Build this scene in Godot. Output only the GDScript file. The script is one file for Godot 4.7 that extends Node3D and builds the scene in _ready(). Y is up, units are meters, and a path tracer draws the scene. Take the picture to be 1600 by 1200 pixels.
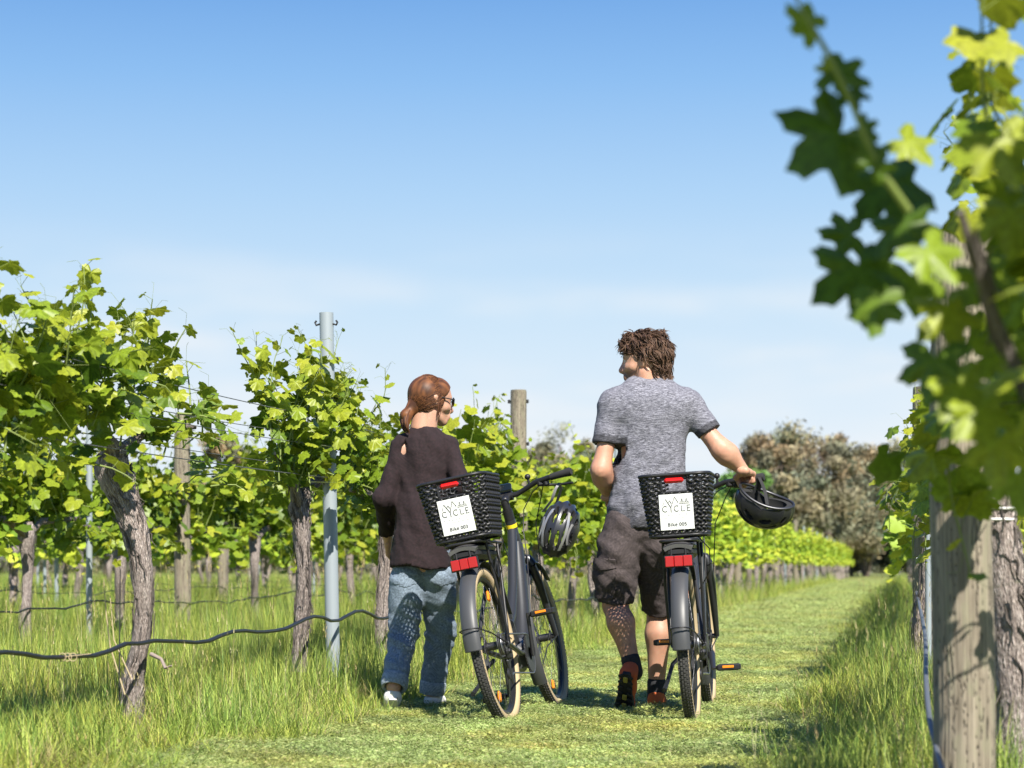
extends Node3D

const CAMH := 0.68
const YAW := 0.1798
const FPX := 3300.0
var fwd := Vector3.FORWARD
var rgt := Vector3.RIGHT
var M := {}
var used := {}


func _ready():
	# ---- camera, sky, sun, exposure
	fwd = Vector3(-sin(YAW), 0, -cos(YAW))
	rgt = Vector3(cos(YAW), 0, -sin(YAW))
	var cam := Camera3D.new()
	cam.name = "camera"
	var att := CameraAttributesPhysical.new()
	att.frustum_focal_length = 74.0
	att.frustum_focus_distance = 9.6
	att.frustum_near = 0.05
	att.frustum_far = 4000.0
	att.exposure_aperture = 4.3
	att.auto_exposure_enabled = false
	cam.attributes = att
	cam.projection = Camera3D.PROJECTION_FRUSTUM
	cam.near = 0.05
	cam.far = 4000.0
	cam.size = 0.05 * 1200.0 / FPX
	cam.frustum_offset = Vector2(0, 0.05 * 285.0 / FPX)
	cam.position = Vector3(0, CAMH, 0)
	cam.rotation = Vector3(0, YAW, 0)
	add_child(cam)
	cam.current = true

	var we := WorldEnvironment.new()
	we.name = "world_environment"
	var env := Environment.new()
	env.background_mode = Environment.BG_SKY
	env.tonemap_mode = Environment.TONE_MAPPER_LINEAR
	env.tonemap_exposure = 1.9
	env.sdfgi_enabled = true
	env.ssao_enabled = true
	env.ssil_enabled = true
	var sky := Sky.new()
	sky.sky_material = make_sky()
	env.sky = sky
	we.environment = env
	add_child(we)

	var az := deg_to_rad(20.0)
	var el := deg_to_rad(46.0)
	var to_sun := (rgt * sin(az) * cos(el) - fwd * cos(az) * cos(el) + Vector3.UP * sin(el)).normalized()
	var sun := DirectionalLight3D.new()
	sun.name = "sun"
	sun.light_energy = 1.6
	sun.light_color = Color(1.0, 0.975, 0.93)
	sun.light_angular_distance = 0.5
	sun.shadow_enabled = true
	sun.transform = Transform3D().looking_at(-to_sun, Vector3.UP)
	add_child(sun)

	make_materials()
	make_ground()
	make_far_trees()
	make_rows()
	make_grass()
	make_bicycles()
	make_woman()
	make_man()


func make_sky() -> PanoramaSkyMaterial:
	var w := 1536
	var h := 768
	var ns := FastNoiseLite.new()
	ns.seed = 7
	ns.frequency = 1.0
	ns.fractal_octaves = 5
	var ex := 1.9
	var stops := [[-90.0, Color(0.30, 0.33, 0.22)], [-3.0, Color(0.45, 0.5, 0.42)], [-0.5, Color(0.86, 0.93, 0.98)], [2.0, Color(0.895, 0.945, 0.985)], [4.5, Color(0.875, 0.935, 0.985)], [7.0, Color(0.80, 0.90, 0.982)], [10.0, Color(0.69, 0.835, 0.972)], [13.0, Color(0.56, 0.75, 0.95)], [16.0, Color(0.43, 0.645, 0.90)], [28.0, Color(0.29, 0.50, 0.80)], [90.0, Color(0.19, 0.37, 0.68)]]
	var data := PackedFloat32Array()
	data.resize(w * h * 4)
	for j in h:
		var e := 90.0 - 180.0 * (j + 0.5) / h
		var k := 0
		while k < stops.size() - 2 and e > stops[k + 1][0]:
			k += 1
		var t := clampf((e - stops[k][0]) / (stops[k + 1][0] - stops[k][0]), 0.0, 1.0)
		var a: Color = stops[k][1].srgb_to_linear()
		var b: Color = stops[k + 1][1].srgb_to_linear()
		var c: Color = a.lerp(b, t)
		var er := deg_to_rad(e)
		var ce := cos(er)
		var se := sin(er)
		var band := smoothstep(0.5, 3.5, e) * (1.0 - smoothstep(5.5, 9.5, e))
		var o := j * w * 4
		for i in w:
			var cc := c
			if band > 0.001:
				var u := TAU * (i + 0.5) / w
				var p := Vector3(sin(u) * ce * 4.0 + 3.1, se * 26.0, -cos(u) * ce * 4.0)
				p.x += se * 9.0
				var n := ns.get_noise_3dv(p) + 0.4 * ns.get_noise_3dv(p * 2.7 + Vector3(9, 2, 5))
				var m := smoothstep(-0.22, 0.5, n) * 0.8 * band
				cc = c.lerp(Color(0.87, 0.91, 0.95), m)
			data[o] = cc.r / ex
			data[o + 1] = cc.g / ex
			data[o + 2] = cc.b / ex
			data[o + 3] = 1.0
			o += 4
	var im := Image.create_from_data(w, h, false, Image.FORMAT_RGBAF, data.to_byte_array())
	var pm := PanoramaSkyMaterial.new()
	pm.panorama = ImageTexture.create_from_image(im)
	return pm


# ---------------------------------------------------------------- helpers

# a point of the photograph, so many metres in front of the lens
func at(px: float, py: float, depth: float) -> Vector3:
	return Vector3(0, CAMH, 0) + rgt * ((px - 800.0) / FPX * depth) + Vector3.UP * ((885.0 - py) / FPX * depth) + fwd * depth


# a point on the ground of a row that runs along z, so many metres in front of the lens
func on_row(x: float, depth: float) -> Vector3:
	return Vector3(x, 0, -(depth + x * sin(YAW)) / cos(YAW))


func depth_of(p: Vector3) -> float:
	return p.dot(fwd)


func px_of(p: Vector3) -> float:
	return 800.0 + FPX * p.dot(rgt) / maxf(p.dot(fwd), 0.1)


func numbered(called: String) -> String:
	if not used.has(called):
		used[called] = 0
		return called
	used[called] += 1
	return "%s_%03d" % [called, used[called]]


func tag(o: Node3D, label: String, category: String, group := "", kind := ""):
	if label:
		o.set_meta("label", label)
	if category:
		o.set_meta("category", category)
	if group:
		o.set_meta("group", group)
	if kind:
		o.set_meta("kind", kind)
	return o


func thing(called: String, label: String, category: String, where := Vector3.ZERO, group := "") -> Node3D:
	var o := Node3D.new()
	o.name = numbered(called)
	o.position = where
	add_child(o)
	tag(o, label, category, group)
	return o


func put(parent: Node, called: String, mesh: Mesh, mat: Material) -> MeshInstance3D:
	var o := MeshInstance3D.new()
	o.name = numbered(called) if parent == self else child_name(parent, called)
	o.mesh = mesh
	if mat:
		o.material_override = mat
	parent.add_child(o)
	return o


func child_name(parent: Node, called: String) -> String:
	var seen: Dictionary = parent.get_meta("_names") if parent.has_meta("_names") else {}
	var k: int = seen.get(called, -1) + 1
	seen[called] = k
	parent.set_meta("_names", seen)
	return called if k == 0 else "%s_%03d" % [called, k]


func lin(r: float, g: float, b: float) -> Color:
	return Color(r, g, b).linear_to_srgb()


func F(f: float, u: float, r := 0.0) -> Vector3:
	return Vector3(r, u, -f)


class MB:
	var v := PackedVector3Array()
	var n := PackedVector3Array()
	var c := PackedColorArray()
	var uv := PackedVector2Array()
	var ix := PackedInt32Array()
	var col := Color.WHITE

	func add(p: Vector3, nn: Vector3, t := Vector2.ZERO) -> int:
		v.append(p)
		n.append(nn)
		c.append(col)
		uv.append(t)
		return v.size() - 1

	func poly(pts: Array, out: Vector3):
		var nn: Vector3 = (pts[2] - pts[0]).cross(pts[1] - pts[0])
		if nn.length_squared() < 1e-18 and pts.size() > 3:
			nn = (pts[3] - pts[0]).cross(pts[2] - pts[0])
		nn = nn.normalized()
		var flip := nn.dot(out) < 0.0
		if flip:
			nn = -nn
		var b := v.size()
		for p in pts:
			add(p, nn)
		for i in range(1, pts.size() - 1):
			if flip:
				ix.append_array([b, b + i + 1, b + i])
			else:
				ix.append_array([b, b + i, b + i + 1])

	func tube(pts: Array, rad, sides := 8, caps := true, squash := 1.0):
		var m := pts.size()
		var base := v.size()
		var t0: Vector3 = (pts[1] - pts[0]).normalized()
		var u := t0.cross(Vector3.UP if absf(t0.y) < 0.9 else Vector3.RIGHT).normalized()
		var run := 0.0
		for i in m:
			var a: Vector3 = pts[maxi(i - 1, 0)]
			var b: Vector3 = pts[mini(i + 1, m - 1)]
			var t := (b - a).normalized()
			if t == Vector3.ZERO:
				t = t0
			u = (u - t * u.dot(t)).normalized()
			var w := t.cross(u)
			var r: float = rad if rad is float else rad[i]
			if i > 0:
				run += (pts[i] - pts[i - 1]).length()
			for j in sides + 1:
				var an := TAU * j / sides
				var d := u * cos(an) + w * sin(an) * squash
				add(pts[i] + d * r, (u * cos(an) * squash + w * sin(an)).normalized(), Vector2(float(j) / sides, run))
		for i in m - 1:
			for j in sides:
				var a := base + i * (sides + 1) + j
				var b := a + sides + 1
				ix.append_array([a, b, a + 1, b, b + 1, a + 1])
		if caps:
			for e in 2:
				var i := 0 if e == 0 else m - 1
				var ring := []
				for j in sides:
					ring.append(v[base + i * (sides + 1) + j])
				var out: Vector3 = pts[0] - pts[1] if e == 0 else pts[m - 1] - pts[m - 2]
				poly(ring, out)

	func box(xf: Transform3D, size: Vector3, bev := 0.0):
		var hs := size * 0.5
		var ctr := xf.origin
		bev = minf(bev, minf(hs.x, minf(hs.y, hs.z)) * 0.9)
		var corner := func(s: Vector3, ax: int) -> Vector3:
			var q := Vector3.ZERO
			for k in 3:
				q[k] = s[k] * (hs[k] if k == ax else hs[k] - bev)
			return xf * q
		for ax in 3:
			var b := (ax + 1) % 3
			var d := (ax + 2) % 3
			for sg in [-1.0, 1.0]:
				var ps := []
				for q in [[-1, -1], [1, -1], [1, 1], [-1, 1]]:
					var s := Vector3.ZERO
					s[ax] = sg
					s[b] = q[0]
					s[d] = q[1]
					ps.append(corner.call(s, ax))
				poly(ps, ps[0] + ps[2] - ctr * 2.0)
				if bev > 0.0:
					for sb in [-1.0, 1.0]:
						var e := []
						for z in [[ax, -1.0], [ax, 1.0], [b, 1.0], [b, -1.0]]:
							var s := Vector3.ZERO
							s[ax] = sg
							s[b] = sb
							s[d] = z[1]
							e.append(corner.call(s, z[0]))
						poly(e, e[0] + e[2] - ctr * 2.0)
		if bev > 0.0:
			for k in 8:
				var s := Vector3(-1 if k & 1 else 1, -1 if k & 2 else 1, -1 if k & 4 else 1)
				var e := [corner.call(s, 0), corner.call(s, 1), corner.call(s, 2)]
				poly(e, e[0] - ctr)

	func lathe(xf: Transform3D, prof: Array, sides := 16):
		for i in prof.size() - 1:
			var a: Vector2 = prof[i]
			var b: Vector2 = prof[i + 1]
			var nn := Vector2(b.y - a.y, a.x - b.x).normalized()
			var base := v.size()
			for j in sides + 1:
				var an := TAU * j / sides
				var d := Vector3(cos(an), 0, sin(an))
				var no := (xf.basis * (d * nn.x + Vector3.UP * nn.y)).normalized()
				add(xf * (d * a.x + Vector3.UP * a.y), no)
				add(xf * (d * b.x + Vector3.UP * b.y), no)
			for j in sides:
				var q := base + j * 2
				ix.append_array([q, q + 1, q + 2, q + 1, q + 3, q + 2])

	func ring(xf: Transform3D, R: float, r: float, a0 := 0.0, a1 := TAU, seg := 48, sides := 8, squash := 1.0):
		var pts := []
		for i in seg + 1:
			var an := a0 + (a1 - a0) * i / seg
			pts.append(xf * Vector3(0, sin(an) * R, -cos(an) * R))
		tube(pts, r, sides, absf(a1 - a0) < 6.28, squash)

	func ball(xf: Transform3D, rad: Vector3, seg := 12):
		var base := v.size()
		var rows := seg / 2
		for i in rows + 1:
			var th := PI * i / rows
			for j in seg + 1:
				var ph := TAU * j / seg
				var d := Vector3(sin(th) * cos(ph), cos(th), sin(th) * sin(ph))
				add(xf * (d * rad), (xf.basis * (d / rad)).normalized())
		for i in rows:
			for j in seg:
				var a := base + i * (seg + 1) + j
				var b := a + seg + 1
				ix.append_array([a, a + 1, b, b, a + 1, b + 1])

	func sheet(g: Array, both := 0.0):   # a grid of points, smooth, with an optional thickness
		var rows := g.size()
		var cols: int = g[0].size()
		var base := v.size()
		for i in rows:
			for j in cols:
				var a: Vector3 = g[mini(i + 1, rows - 1)][j] - g[maxi(i - 1, 0)][j]
				var b: Vector3 = g[i][mini(j + 1, cols - 1)] - g[i][maxi(j - 1, 0)]
				add(g[i][j], b.cross(a).normalized(), Vector2(float(j) / (cols - 1), float(i) / (rows - 1)))
		var per := rows * cols
		if both > 0.0:
			for k in per:
				add(v[base + k] - n[base + k] * both, -n[base + k], uv[base + k])
		for i in rows - 1:
			for j in cols - 1:
				var q := base + i * cols + j
				ix.append_array([q, q + cols, q + 1, q + 1, q + cols, q + cols + 1])
				if both > 0.0:
					q += per
					ix.append_array([q, q + 1, q + cols, q + 1, q + cols + 1, q + cols])
		if both > 0.0:
			var edge := []
			for j in cols - 1:
				edge.append([j, j + 1])
				edge.append([(rows - 1) * cols + j, (rows - 1) * cols + j + 1])
			for i in rows - 1:
				edge.append([i * cols, (i + 1) * cols])
				edge.append([i * cols + cols - 1, (i + 1) * cols + cols - 1])
			var mid := Vector3.ZERO
			for k in per:
				mid += v[base + k]
			mid /= per
			for e in edge:
				var p: Vector3 = v[base + e[0]]
				var q: Vector3 = v[base + e[1]]
				poly([p, q, v[base + per + e[1]], v[base + per + e[0]]], (p + q) * 0.5 - mid)

	func join(o: MB, xf := Transform3D()):
		var base := v.size()
		for i in o.v.size():
			v.append(xf * o.v[i])
			n.append((xf.basis * o.n[i]).normalized())
		c.append_array(o.c)
		uv.append_array(o.uv)
		for i in o.ix:
			ix.append(base + i)

	func orient():   # turn every face the way its normals point
		for i in range(0, ix.size(), 3):
			var a := ix[i]
			var b := ix[i + 1]
			var d := ix[i + 2]
			if (v[d] - v[a]).cross(v[b] - v[a]).dot(n[a] + n[b] + n[d]) < 0.0:
				ix[i + 1] = d
				ix[i + 2] = b

	func smooth():   # normals from the faces
		n.resize(v.size())
		n.fill(Vector3.ZERO)
		for i in range(0, ix.size(), 3):
			var a := ix[i]
			var b := ix[i + 1]
			var d := ix[i + 2]
			var f := (v[d] - v[a]).cross(v[b] - v[a])
			n[a] += f
			n[b] += f
			n[d] += f
		for i in n.size():
			n[i] = n[i].normalized() if n[i].length_squared() > 1e-20 else Vector3.UP

	func mesh(colored := false) -> ArrayMesh:
		var arr := []
		arr.resize(Mesh.ARRAY_MAX)
		arr[Mesh.ARRAY_VERTEX] = v
		arr[Mesh.ARRAY_NORMAL] = n
		arr[Mesh.ARRAY_TEX_UV] = uv
		if colored:
			arr[Mesh.ARRAY_COLOR] = c
		arr[Mesh.ARRAY_INDEX] = ix
		var m := ArrayMesh.new()
		m.add_surface_from_arrays(Mesh.PRIMITIVE_TRIANGLES, arr)
		return m


func build(mb: MB, called: String, mat: Material, parent: Node = self, colored := false) -> MeshInstance3D:
	mb.orient()
	return put(parent, called, mb.mesh(colored), mat)


# ---------------------------------------------------------------- materials

func mat(r: float, g: float, b: float, rough := 0.8, metal := 0.0, spec := 0.5) -> StandardMaterial3D:
	var m := StandardMaterial3D.new()
	m.albedo_color = lin(r, g, b)
	m.roughness = rough
	m.metallic = metal
	m.metallic_specular = spec
	m.cull_mode = BaseMaterial3D.CULL_DISABLED
	return m


func tinted(rough := 0.8, back := 0.0) -> StandardMaterial3D:
	var m := mat(1, 1, 1, rough)
	m.vertex_color_use_as_albedo = true
	if back > 0.0:
		m.backlight_enabled = true
		m.backlight = Color(back, back, back)
	return m


func picture(w: int, h: int, f: Callable) -> ImageTexture:
	var data := PackedByteArray()
	data.resize(w * h * 3)
	var o := 0
	for j in h:
		for i in w:
			var c: Color = f.call(i, j)
			data[o] = int(clampf(c.r, 0, 1) * 255.0)
			data[o + 1] = int(clampf(c.g, 0, 1) * 255.0)
			data[o + 2] = int(clampf(c.b, 0, 1) * 255.0)
			o += 3
	return ImageTexture.create_from_image(Image.create_from_data(w, h, false, Image.FORMAT_RGB8, data))


func noise(sd: int, freq: float, oct := 4) -> FastNoiseLite:
	var n := FastNoiseLite.new()
	n.seed = sd
	n.frequency = freq
	n.fractal_octaves = oct
	return n


# noise on a torus, so that a picture of w by h repeats without a seam; a and b stretch it
func wrapped(n: FastNoiseLite, u: float, w: float, a: float, b: float) -> float:
	return n.get_noise_3d(cos(u * TAU) * a + 7.0 * sin(w * TAU) * b, sin(u * TAU) * a, cos(w * TAU) * b * 7.0)


func make_materials():
	# leaf: pale veins over a mottled blade; the leaf's own tone comes from its vertex colours
	var nl := noise(3, 0.06)
	var leaf_tex := picture(192, 192, func(i, j):
		var p := Vector2(i / 96.0 - 1.0, 1.0 - j / 96.0 + 0.15)
		var an := atan2(p.x, p.y)
		var rr := p.length()
		var vein := 0.0
		for a in [0.0, 0.92, -0.92, 1.9, -1.9]:
			var d := absf(sin(an - a)) * rr if cos(an - a) > 0.0 else 1.0
			vein = maxf(vein, 1.0 - smoothstep(0.004, 0.02, d))
			if cos(an - a) > 0.0:
				var along := cos(an - a) * rr
				vein = maxf(vein, 0.5 * (1.0 - smoothstep(0.0, 0.13, absf(fposmod(along - d * 0.9, 0.15) / 0.15 - 0.5))) * (1.0 - smoothstep(0.1, 0.3, d)))
		var n := 0.8 + 0.16 * nl.get_noise_2d(i, j) + 0.05 * nl.get_noise_2d(i * 4.0, j * 4.0)
		return Color(n, n, n * 0.92).lerp(Color(1.0, 1.0, 0.82), vein * 0.5))
	M.leaf = tinted(0.42, 0.8)
	M.leaf.albedo_texture = leaf_tex
	M.leaf.metallic_specular = 0.42
	M.leaf_far = tinted(0.5, 0.8)
	M.leaf_far.metallic_specular = 0.4
	M.shoot = mat(0.17, 0.22, 0.05, 0.6)
	M.blade = tinted(0.5, 0.7)
	M.blade.metallic_specular = 0.35
	M.gum = tinted(0.75, 0.3)

	var nb := noise(11, 0.35, 4)
	var nb2 := noise(12, 0.5, 3)
	var bark_h := picture(256, 256, func(i, j):
		var u: float = i / 256.0
		var w: float = j / 256.0
		var a := wrapped(nb, u, w, 26.0, 0.55)
		var b := wrapped(nb2, u, w, 60.0, 1.4)
		var h := 0.5 + 0.75 * absf(a) - 0.25 + 0.35 * b
		return Color(h, h, h))
	var bark_c := picture(256, 256, func(i, j):
		var u: float = i / 256.0
		var w: float = j / 256.0
		var a := wrapped(nb, u, w, 26.0, 0.55)
		var b := wrapped(nb2, u, w, 60.0, 1.4)
		var h := clampf(0.42 + 0.9 * absf(a) - 0.2 + 0.5 * b, 0.08, 1.0)
		return Color(0.30, 0.255, 0.24).lerp(Color(1.0, 0.95, 0.91), h))
	M.bark = mat(1, 1, 1, 0.9)
	M.bark.albedo_texture = bark_c
	M.bark.heightmap_enabled = true
	M.bark.heightmap_texture = bark_h
	M.bark.heightmap_scale = 1.6
	M.bark.uv1_scale = Vector3(1, 1.5, 1)
	M.bark_far = mat(0.16, 0.125, 0.105, 0.95)
	M.bark_strip = mat(0.27, 0.215, 0.19, 0.9)

	var nw := noise(21, 0.3, 5)
	var wood_c := picture(256, 512, func(i, j):
		var u: float = i / 256.0
		var w: float = j / 512.0
		var a := wrapped(nw, u, w, 34.0, 0.28)
		var b := wrapped(nb2, u, w, 4.0, 0.7)
		var crack := 1.0 - smoothstep(0.0, 0.035, absf(wrapped(nb, u + 0.3, w, 9.0, 0.22) - 0.1))
		var c := Color(0.42, 0.385, 0.33).lerp(Color(0.63, 0.59, 0.52), clampf(0.5 + 0.9 * a + 0.4 * b, 0, 1))
		c = c.lerp(Color(0.47, 0.47, 0.37), clampf(b * 1.2, 0, 0.4))
		return c.lerp(Color(0.17, 0.15, 0.13), crack * 0.75))
	var wood_h := picture(256, 512, func(i, j):
		var u: float = i / 256.0
		var w: float = j / 512.0
		var crack := 1.0 - smoothstep(0.0, 0.035, absf(wrapped(nb, u + 0.3, w, 9.0, 0.22) - 0.1))
		var h := 0.7 + 0.35 * wrapped(nw, u, w, 34.0, 0.28) - crack * 0.6
		return Color(h, h, h))
	M.wood = mat(1, 1, 1, 0.85)
	M.wood.albedo_texture = wood_c
	M.wood.heightmap_enabled = true
	M.wood.heightmap_texture = wood_h
	M.wood.heightmap_scale = 0.9
	M.wood.uv1_scale = Vector3(1, 0.6, 1)

	var ng := noise(31, 0.02, 5)
	var steel_tex := picture(128, 256, func(i, j):
		var n := 0.78 + 0.22 * ng.get_noise_2d(i * 2.0, j * 2.0) + 0.07 * ng.get_noise_2d(i * 12.0, j * 3.0)
		return Color(n * 0.97, n, n * 1.02))
	M.zinc = mat(0.50, 0.53, 0.55, 0.45, 0.15)
	M.zinc.albedo_texture = steel_tex
	M.wire = mat(0.22, 0.22, 0.23, 0.5, 0.7)
	M.hose = mat(0.014, 0.016, 0.02, 0.45)
	M.hose_old = mat(0.10, 0.11, 0.125, 0.5)
	M.clip = mat(0.02, 0.02, 0.022, 0.6)
	M.twine = mat(0.42, 0.34, 0.2, 0.9)

	var soil := picture(512, 512, func(i, j):
		var u: float = i / 512.0
		var w: float = j / 512.0
		var a := wrapped(noise_cache(41, 0.5), u, w, 3.0, 0.5)
		var b := wrapped(noise_cache(42, 0.9), u, w, 18.0, 2.6)
		var c := Color(0.42, 0.48, 0.19).lerp(Color(0.60, 0.62, 0.29), clampf(0.5 + a + 0.5 * b, 0, 1))
		return c.lerp(Color(0.40, 0.33, 0.2), smoothstep(0.15, 0.45, -a + 0.3 * b) * 0.7))
	M.ground = mat(0.72, 0.72, 0.72, 0.95)
	M.ground.albedo_texture = soil
	M.ground.uv1_triplanar = true
	M.ground.uv1_world_triplanar = true
	M.ground.uv1_scale = Vector3(0.37, 0.37, 0.37)
	M.path = mat(0.80, 0.80, 0.80, 0.95)
	M.path.albedo_texture = soil
	M.path.uv1_triplanar = true
	M.path.uv1_world_triplanar = true
	M.path.uv1_scale = Vector3(0.73, 0.73, 0.73)

	# bicycle
	M.frame = mat(0.035, 0.037, 0.042, 0.38, 0.3)
	M.frame.clearcoat_enabled = true
	M.frame.clearcoat = 0.3
	M.frame.clearcoat_roughness = 0.3
	M.fender = mat(0.05, 0.052, 0.056, 0.45)
	M.black = mat(0.014, 0.014, 0.016, 0.45)
	M.rubber = mat(0.022, 0.022, 0.023, 0.8)
	M.tread = mat(0.06, 0.058, 0.056, 0.85)
	M.gumwall = mat(0.44, 0.34, 0.20, 0.8)
	M.rim = mat(0.03, 0.03, 0.032, 0.4, 0.5)
	M.spoke = mat(0.16, 0.16, 0.17, 0.35, 0.8)
	M.metal = mat(0.35, 0.35, 0.36, 0.35, 0.9)
	M.dark_metal = mat(0.08, 0.08, 0.085, 0.4, 0.8)
	M.silver = mat(0.55, 0.55, 0.56, 0.32, 0.7)
	M.wicker = mat(0.019, 0.019, 0.02, 0.42)
	M.plate = mat(0.78, 0.79, 0.78, 0.4)
	M.ink = mat(0.03, 0.035, 0.04, 0.6)
	M.pale_ink = mat(0.40, 0.42, 0.43, 0.6)
	M.red = mat(0.36, 0.006, 0.008, 0.22)
	M.red.clearcoat_enabled = true
	M.red.clearcoat = 0.6
	M.bright_red = mat(0.52, 0.015, 0.015, 0.2)
	M.orange = mat(0.8, 0.24, 0.015, 0.3)
	M.yellow = mat(0.8, 0.6, 0.02, 0.45)
	M.battery = mat(0.12, 0.12, 0.125, 0.35, 0.3)
	M.foam = mat(0.02, 0.02, 0.02, 0.95)
	M.helmet = mat(0.016, 0.017, 0.022, 0.28)
	M.helmet.clearcoat_enabled = true
	M.helmet.clearcoat = 0.5
	M.strap_grey = mat(0.25, 0.25, 0.26, 0.8)
	M.strap = mat(0.02, 0.02, 0.022, 0.85)
	M.white_tag = mat(0.7, 0.7, 0.68, 0.6)

	# people
	M.skin = tinted(0.52)
	M.skin.subsurf_scatter_enabled = true
	M.skin.subsurf_scatter_strength = 0.12
	M.hair = tinted(0.52)
	M.hair.metallic_specular = 0.38
	var nh := noise(51, 0.5, 3)
	var nh2 := noise(52, 0.5, 2)
	var heather := picture(512, 512, func(i, j):
		var u: float = i / 512.0
		var w: float = j / 512.0
		var a := wrapped(nh, u, w, 5.0, 13.0)
		var b := wrapped(nh2, u, w, 14.0, 26.0)
		var n := clampf(0.5 + 1.25 * a + 0.7 * b, 0.0, 1.0)
		return Color(0.215, 0.215, 0.245).lerp(Color(0.65, 0.65, 0.69), n))
	M.shirt = tinted(0.9)
	M.shirt.albedo_texture = heather
	M.shirt.uv1_triplanar = true
	M.shirt.uv1_scale = Vector3(2.6, 2.6, 2.6)
	M.shirt.uv1_triplanar_sharpness = 6.0
	var weave := picture(256, 256, func(i, j):
		var u: float = i / 256.0
		var w: float = j / 256.0
		var n := 0.80 + 0.30 * wrapped(nh, u, w, 6.0, 0.9) + 0.10 * sin((i + j) * TAU / 4.0) + 0.12 * wrapped(nh2, u, w, 30.0, 4.5)
		return Color(n, n, n))
	var cloth := func(r, g, b, sc):
		var m := mat(r, g, b, 0.92)
		m.vertex_color_use_as_albedo = true
		m.albedo_texture = weave
		m.uv1_triplanar = true
		m.uv1_scale = Vector3(sc, sc, sc)
		m.heightmap_enabled = true
		m.heightmap_texture = weave
		m.heightmap_scale = 0.25
		return m
	M.shorts = cloth.call(0.095, 0.074, 0.074, 4.0)
	M.blouse = cloth.call(0.026, 0.0115, 0.0145, 3.0)
	M.denim = cloth.call(0.30, 0.385, 0.49, 5.0)
	M.denim_in = cloth.call(0.42, 0.50, 0.58, 5.0)
	M.sock = mat(0.025, 0.025, 0.03, 0.95)
	M.shoe = mat(0.55, 0.12, 0.03, 0.75)
	M.shoe_dark = mat(0.50, 0.10, 0.035, 0.8)
	M.sole = mat(0.02, 0.02, 0.02, 0.8)
	M.sole_pad = mat(0.36, 0.30, 0.06, 0.8)
	M.canvas = mat(0.74, 0.73, 0.70, 0.85)
	M.canvas_sole = mat(0.62, 0.61, 0.58, 0.8)
	M.lens = mat(0.008, 0.012, 0.014, 0.08)
	M.eye = mat(0.75, 0.74, 0.72, 0.25)
	M.iris = mat(0.05, 0.03, 0.02, 0.2)
	M.lip = mat(0.42, 0.16, 0.13, 0.5)


var ncache := {}


func noise_cache(sd: int, freq: float) -> FastNoiseLite:
	if not ncache.has(sd):
		ncache[sd] = noise(sd, freq, 4)
	return ncache[sd]


# ---------------------------------------------------------------- ground, far trees, grass

func make_ground():
	var hn := noise(61, 0.03, 3)
	var mb := MB.new()
	var g := []
	for i in 2:
		var row := []
		for j in 2:
			row.append(Vector3(-1500.0 + 3000.0 * j, 0, 400.0 - 2600.0 * i))
		g.append(row)
	mb.sheet(g)
	var o = build(mb, "ground", M.ground)
	tag(o, "ground of the vineyard, thin soil under pale green grass", "ground", "", "structure")
	mb = MB.new()
	g = []
	for i in 61:
		var z := 4.0 - 2.5 * i
		g.append([Vector3(-2.3 + 0.1 * hn.get_noise_2d(z * 9.0, 1.0), 0.004, z), Vector3(-1.4, 0.005, z), Vector3(-0.42 + 0.08 * hn.get_noise_2d(z * 9.0, 60.0), 0.004, z)])
	mb.sheet(g)
	o = build(mb, "path", M.path)
	tag(o, "mown grass path running between the two nearest vine rows", "path", "", "structure")


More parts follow.
